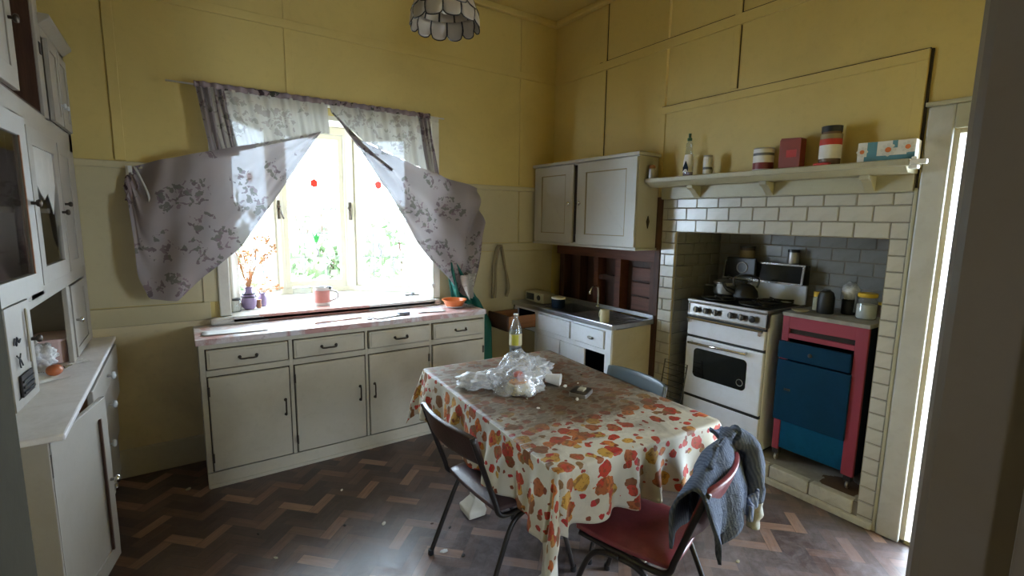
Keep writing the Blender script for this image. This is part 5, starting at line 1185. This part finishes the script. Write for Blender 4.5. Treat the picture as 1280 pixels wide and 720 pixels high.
c_ = thing('clear_box', 'small clear plastic box on the sill behind the pink mug', 'box', (0.80,4.25,SZ)); part('box', bx(0.74,0.87,4.22,4.28,SZ+0.001,SZ+0.075), M['bottle'], c_); part('box_lid', bx(0.738,0.872,4.218,4.282,SZ+0.076,SZ+0.082), M['alu'], c_)
c_ = thing('metal_scraps', 'small heap of grey window fittings at the right of the sill', 'fittings', (1.58,3.85,SZ)); part('latch_piece', B().ell((1.56,3.85,SZ+0.012),(0.025,0.012,0.010),10,8).ell((1.60,3.84,SZ+0.018),(0.018,0.02,0.014),10,8), M['lead'], c_, smooth=True); part('arm', B().tube([(1.54,3.86,SZ+0.01),(1.66,3.84,SZ+0.008)],0.006,6), M['darkmetal'], c_)
tag(obj('blind_pull', B().ell((1.680,3.60,1.085),(0.018,0.014,0.020)).tube([(1.68,3.61,1.085),(1.68,3.647,1.09)],0.004,6), M['china'], None, smooth=True), 'white round cord knob on the right window frame', 'knob')
WZ = 0.916
bw = thing('orange_bowl', 'orange plastic bowl standing on a white plate at the right end of the worktop', 'bowl', (1.80,3.47,WZ))
pl = thing('white_plate', 'white plate under the orange bowl on the long worktop', 'plate', (1.80,3.47,WZ))
part('plate', B().lathe([(0.05,0.0),(0.055,0.002),(0.085,0.014),(0.084,0.017),(0.05,0.006),(0,0.006)],32,T(1.79,3.44,WZ),cap=False), M['china'], pl, smooth='auto')
part('bowl', B().lathe([(0.060,0.0),(0.066,0.004),(0.092,0.050),(0.100,0.052),(0.100,0.058),(0.089,0.056),(0.062,0.008),(0,0.007)],36,T(1.79,3.44,WZ+0.0085),cap=False), M['terracotta'], bw, smooth='auto')
for r0 in (0.2, 1.1): pass
tag(obj('small_black_box', bx(1.285,1.365,3.325,3.375,WZ+0.001,WZ+0.022), M['lead'], None, bevel=0.002), 'small black flat box on the worktop left of the orange bowl', 'box')
def sheet(x0,x1,y0,y1,z,rz,seed): 
    return B().grid(lambda u,v: ((u-.5)*(x1-x0), (v-.5)*(y1-y0), 0.004+0.006*abs(noise.noise((u*2+seed,v*2,0)))), 10, 8, None, T((x0+x1)/2,(y0+y1)/2,z,rz))
tag(obj('paper_sheet', sheet(1.08,1.34,3.30,3.46,WZ,0.25,2), M['paper'], None, smooth=True, solid=0.001), 'crumpled white paper sheet left of the small black box on the worktop', 'paper')
tag(obj('paper_sheet', sheet(1.45,1.66,3.32,3.44,WZ,-0.2,5), M['paper'], None, smooth=True, solid=0.001), 'white paper sheet between the black box and the orange bowl', 'paper')
tag(obj('paper_sheet', sheet(0.07,0.42,3.30,3.42,WZ,-0.05,7), M['paper'], None, smooth=True, solid=0.001), 'long white paper strip at the left end of the worktop', 'paper')
tag(obj('thin_stick', B().tube([(0.70,3.33,WZ+0.006),(1.02,3.36,WZ+0.006)],0.005,6), M['barewood'], None, smooth=True), 'thin brown stick lying on the middle of the worktop', 'stick')
tag(obj('bottle_top', B().lathe([(0.018,0),(0.018,0.008),(0,0.009)],14,T(1.06,3.31,WZ),cap=False), M['lead'], None), 'small metal bottle top beside the thin stick on the worktop', 'bottle top')
tag(obj('glass_piece', blob((1.90,3.38,WZ+0.012),(0.03,0.02,0.012),0.5,3,4,WZ,16,10), M['bottle'], None), 'small glassy scrap right of the orange bowl', 'scrap')
# dresser counter
CZ = 0.9035
t = thing('plastic_tub', 'pinkish translucent ice cream tub on the dresser counter', 'tub', (-0.55,3.33,CZ))
part('tub', B().prism(rrect(-0.62,-0.485,3.08,3.30,0.03), CZ+0.001, CZ+0.115, 2), M['pinkplastic'], t, bevel=0.008); part('rim', B().prism(rrect(-0.627,-0.478,3.073,3.307,0.033), CZ+0.110, CZ+0.122, 2), M['pinkplastic'], t, bevel=0.003)
tag(obj('bread_bag', blob((-0.575,2.98,CZ+0.06),(0.055,0.07,0.06),0.5,2.6,21,CZ+0.001), M['milky'], None, smooth=True), 'crumpled milky plastic bag in front of the pinkish tub on the dresser', 'bag')
t = thing('brown_onion', 'brown onion on the dresser counter by the milky bag', 'onion', (-0.50,2.86,CZ)); part('bulb', B().ell((-0.50,2.86,CZ+0.027),(0.030,0.034,0.025),18,12), M['onion'], t, smooth=True); part('stem_tip', B().tube([(-0.47,2.88,CZ+0.03),(-0.445,2.895,CZ+0.035)],[0.008,0.002],6), M['rope'], t)
for (x,y,l) in ((-0.46,3.08,0.09),(-0.52,2.82,0.12)): tag(obj('newspaper_scrap', sheet(x-l/2,x+l/2,y-l/2,y+l/2,CZ-0.002,0.5,x*9), M['paper'], None, solid=0.001), {0.09:'small pale paper scrap beside the onion on the dresser',0.12:'larger pale paper scrap nearest the camera on the dresser counter'}[l], 'paper')
# inside the glazed cupboard: white folded cloth
tag(obj('white_box', bx(-0.66,-0.52,2.06,2.22,1.3125,1.42), M['china'], None, bevel=0.01), 'white box standing behind the nearest dresser glass', 'box')

# ================================================================== CURTAINS, LAMP
rod = thing('curtain_rod', 'thin white curtain rod above the bay window', 'rod', (0.9,3.6,2.40))
part('rod', B().tube([(-0.01,3.61,2.400),(1.79,3.61,2.402)],0.006,8), M['china'], rod, smooth=True)
for x in (0.15,1.66): part('rod_hook', B().tube([(x,3.61,2.402),(x,3.668,2.405)],0.004,6), M['darkmetal'], rod)
def pl_(pts, t):
    """interpolate a polyline given as (param, x, z)"""
    for a, b_ in zip(pts, pts[1:]):
        if t <= b_[0]: k = (t-a[0])/max(1e-6, b_[0]-a[0]); k = min(1, max(0, k)); return (a[1]+(b_[1]-a[1])*k, a[2]+(b_[2]-a[2])*k)
    return pts[-1][1:]
def ruled(top, bot, yfn, rip):
    def f(u, v):
        a = pl_(top, u); c = pl_(bot, u); x = a[0]+(c[0]-a[0])*v; z = a[1]+(c[1]-a[1])*v
        return (x, yfn(u, v)+rip(u, v), z)
    return f
cl = thing('left_curtain', 'floral sheer curtain swept left and hooked to the wall', 'curtain', (0.4,3.57,2.40))
topL = [(0,-0.20,1.895),(0.08,-0.12,1.925),(0.35,0.10,1.985),(0.65,0.45,2.078),(1,0.834,2.191)]
botL = [(0,-0.235,1.72),(0.03,-0.222,1.47),(0.06,-0.22,1.263),(0.12,-0.175,1.122),(0.24,-0.037,1.106),(0.38,0.108,1.246),(0.58,0.314,1.416),(0.80,0.541,1.753),(1,0.834,2.191)]
part('swag', B().grid(ruled(topL, botL, lambda u,v: 3.635-0.085*min(1,u*4)-0.03*v, lambda u,v: (0.018*math.sin(v*10+u*9)+0.022*math.sin(u*30+v*4)*(1-u)+0.010*noise.noise((u*9,v*9,0)))*min(1,(1-u)*5+0.1)), 70, 50), M['sheer'], cl, smooth=True)
def LU(u, v):
    x = 0.14+0.76*u; zt = 2.392; zb = 1.985+(2.185-1.985)*min(1, u/0.95) 
    z = zt+(zb-zt)*v; x += v*(0.09*(1-u))
    return (x, 3.60-0.05*v+0.012*math.sin(u*44+v*2)*(1-0.3*v)+0.006*math.sin(u*97), z)
part('upper_drop', B().grid(LU, 100, 18), M['net'], cl, smooth=True)
part('side_gather', B().grid(lambda u,v: (0.135+0.15*u+0.06*v, 3.585-0.03*v+0.016*math.sin(u*26+v*3), 2.385-0.42*v+0.03*u*v), 40, 18), M['sheer'], cl, smooth=True)
part('heading', B().grid(lambda u,v: (0.13+0.78*u, 3.598-0.010+0.012*math.sin(u*75), 2.418-0.035*v), 120, 3), M['hem'], cl, smooth=True, solid=0.004)
part('tie_knot', blob((-0.215,3.640,1.76),(0.030,0.024,0.075),0.5,3,2,0,24,16), M['hem'], cl, smooth=True)
part('wall_hook', bx(-0.235,-0.205,3.645,3.656,1.84,1.90), M['china'], cl)
part('hem_edge', B().tube(arc([(-0.19,3.600,1.895),(-0.14,3.575,1.75),(-0.13,3.57,1.68),(-0.10,3.56,1.60)],5),0.007,6), M['net'], cl, smooth=True)
cr = thing('right_curtain', 'floral sheer curtain swept right and knotted down over the sill end', 'curtain', (1.5,3.57,2.40))
topR = [(0,0.918,2.335),(0.16,1.105,2.165),(0.42,1.40,2.051),(0.75,1.799,1.945),(1,2.10,1.880)]
botR = [(0,0.918,2.322),(0.16,1.102,2.083),(0.38,1.331,1.724),(0.52,1.487,1.453),(0.68,1.688,1.226),(0.84,1.93,0.985),(0.90,2.0,0.965),(0.95,2.07,1.25),(1,2.113,1.513)]
def ripR(u, v):
    e = min(1, u*3)
    return e*(0.030*math.sin(v*13-u*5)+0.026*math.sin(u*26+v*5)*u+0.010*noise.noise((u*9,v*9,4)))
part('swag', B().grid(ruled(topR, botR, lambda u,v: 3.55-0.02*v+0.02*u-0.10*max(0,v-0.7)*(1 if u > 0.3 else 0), ripR), 70, 54), M['sheer'], cr, smooth=True)
part('twisted_edge', B().tube(arc([(0.92,3.555,2.325),(1.02,3.545,2.22),(1.12,3.54,2.12),(1.24,3.53,2.03),(1.33,3.53,1.97)],5),[0.004]*5+[0.016]*8+[0.010]*8,8), M['sheer'], cr, smooth=True)
def RU(u, v):
    x = 0.915+0.725*u; zt = 2.392
    zb = pl_([(0,0.918,2.33),(0.27,1.105,2.165),(0.67,1.40,2.05),(1,1.69,1.965)], u)[1]
    return (x+0.05*v*u, 3.60-0.04*v+0.012*math.sin(u*42+v*2)+0.006*math.sin(u*91), zt+(zb-zt)*v)
part('upper_drop', B().grid(RU, 100, 18), M['net'], cr, smooth=True)
part('side_gather', B().grid(lambda u,v: (1.57+0.09*u+0.06*v, 3.585-0.02*v+0.016*math.sin(u*20+v*3), 2.385-0.43*v), 30, 18), M['sheer'], cr, smooth=True)
part('heading', B().grid(lambda u,v: (0.91+0.75*u, 3.588+0.012*math.sin(u*75), 2.420-0.035*v), 120, 3), M['hem'], cr, smooth=True, solid=0.004)
part('lower_tail', B().grid(lambda u,v: (1.86+0.10*u*(1-v)+0.08*v+0.05*u, 3.475+0.02*math.sin(u*12+v*4), 1.16-0.20*v+0.02*u), 16, 20), M['net'], cr, smooth=True)

lp = thing('pendant_lamp', 'scalloped shell pendant lampshade with dark edges hanging from the ceiling', 'lamp', (1.10,2.20,2.51))
LC = Vector((1.10,2.20,0))
M['capiz'] = plain('translucent shell pane', (0.50,0.42,0.33), 0.3, trans=0.25)
def shade_pt(a, h, r0, r1, z0, z1, bulge): 
    r = r0+(r1-r0)*h+bulge*math.sin(h*PI); return (LC.x+r*math.cos(a), LC.y+r*math.sin(a), z0+(z1-z0)*h)
NP = 12
for tier, (r0, r1, z0, z1, bl, off) in enumerate(((0.155,0.148,2.530,2.590,0.008,0.0),(0.148,0.075,2.592,2.700,0.012,0.5))):
    for k in range(NP):
        a0 = 2*PI*(k+off)/NP; a1 = 2*PI*(k+1+off)/NP
        def pf(u, v, a0=a0, a1=a1):
            a = a0+(a1-a0)*(0.02+0.96*u); lob = math.sqrt(max(0, 1-(2*u-1)**2))
            zz = z0 - (0.022*lob if tier == 0 else 0.018*lob)
            h = v; p = shade_pt(a, h, r0+0.010*lob*(1-h), r1, zz, z1, bl); return p
        pn = part('shell_pane', B().grid(pf, 8, 6), M['capiz'], lp, smooth=True, solid=0.002)
        ed = [pf(0, 1-i/4) for i in range(4)]+[pf(i/8, 0) for i in range(9)]+[pf(1, 0.25+i/4) for i in range(4)]
        part('leaded_edge', B().tube(ed, 0.0028, 5), M['blackmetal'], pn)
part('collar', B().lathe([(0.078,0),(0.07,0.03),(0.03,0.05),(0.012,0.07)],20,T(LC.x,LC.y,2.698)), M['darkmetal'], lp, smooth='auto')
part('cord', B().tube([(LC.x,LC.y,2.76),(LC.x,LC.y,ZC)],0.004,6), M['blackmetal'], lp); part('ceiling_rose', B().lathe([(0.05,0.0),(0.045,-0.02),(0.015,-0.03)],20,T(LC.x,LC.y,ZC)), M['china'], lp, smooth='auto')
bu = part('bulb', B().ell((LC.x,LC.y,2.61),(0.028,0.028,0.038)), M['china'], lp, smooth=True)

# ================================================================== FLOOR LITTER
rdm = random.Random(12)
litter = [
 (0.969,1.977,'paper',0.016,'pale paper scrap on the floor in front of the brown chair foot'),
 (1.035,1.90,'soot',0.010,'black crumb on the floor just right of the pale paper scrap'),
 (1.077,2.13,'black',0.009,'small black crumb on the floor between the legs of the brown chair'),
 (0.799,2.351,'paper',0.012,'white paper sliver on the floor between the long cabinet and the table'),
 (1.014,2.211,'brown',0.008,'brown crumb on the floor beyond the brown chair'),
 (0.277,2.374,'trim',0.009,'pale crumb lying on the open floor left of centre'),
 (0.231,2.617,'soot',0.008,'black speck on the floor left, midway to the long cabinet'),
 (0.62,2.45,'black',0.009,'black crumb left of the white paper sliver on the floor'),
 (0.70,2.80,'paper',0.009,'pale fleck on the dark floor close to the long cabinet'),
 (2.80,0.62,'brown',0.022,'dark leaf scrap on the floor by the right doorway'),
 (2.12,1.14,'trim',0.010,'pale chip on the floor right of the red chair'),
 (2.40,1.30,'brown',0.008,'brown crumb on the floor in front of the stove step'),
 (-0.06,3.30,'trim',0.014,'pale scrap against the skirting left of the long cabinet')]
for i, (x, y, mt, s, lb) in enumerate(litter):
    o = obj('floor_scrap', B().ell((0,0,0),(s*1.3,s*0.8,s*0.30),10,6,lambda d: 1+0.45*noise.noise(d*2.6+Vector((i,0,0)))), M[mt], None); o.location = (x,y,0.001+s*0.28); o.rotation_euler = (0,0,rdm.random()*6)
    tag(o, lb, 'scrap', 'litter on the floor')
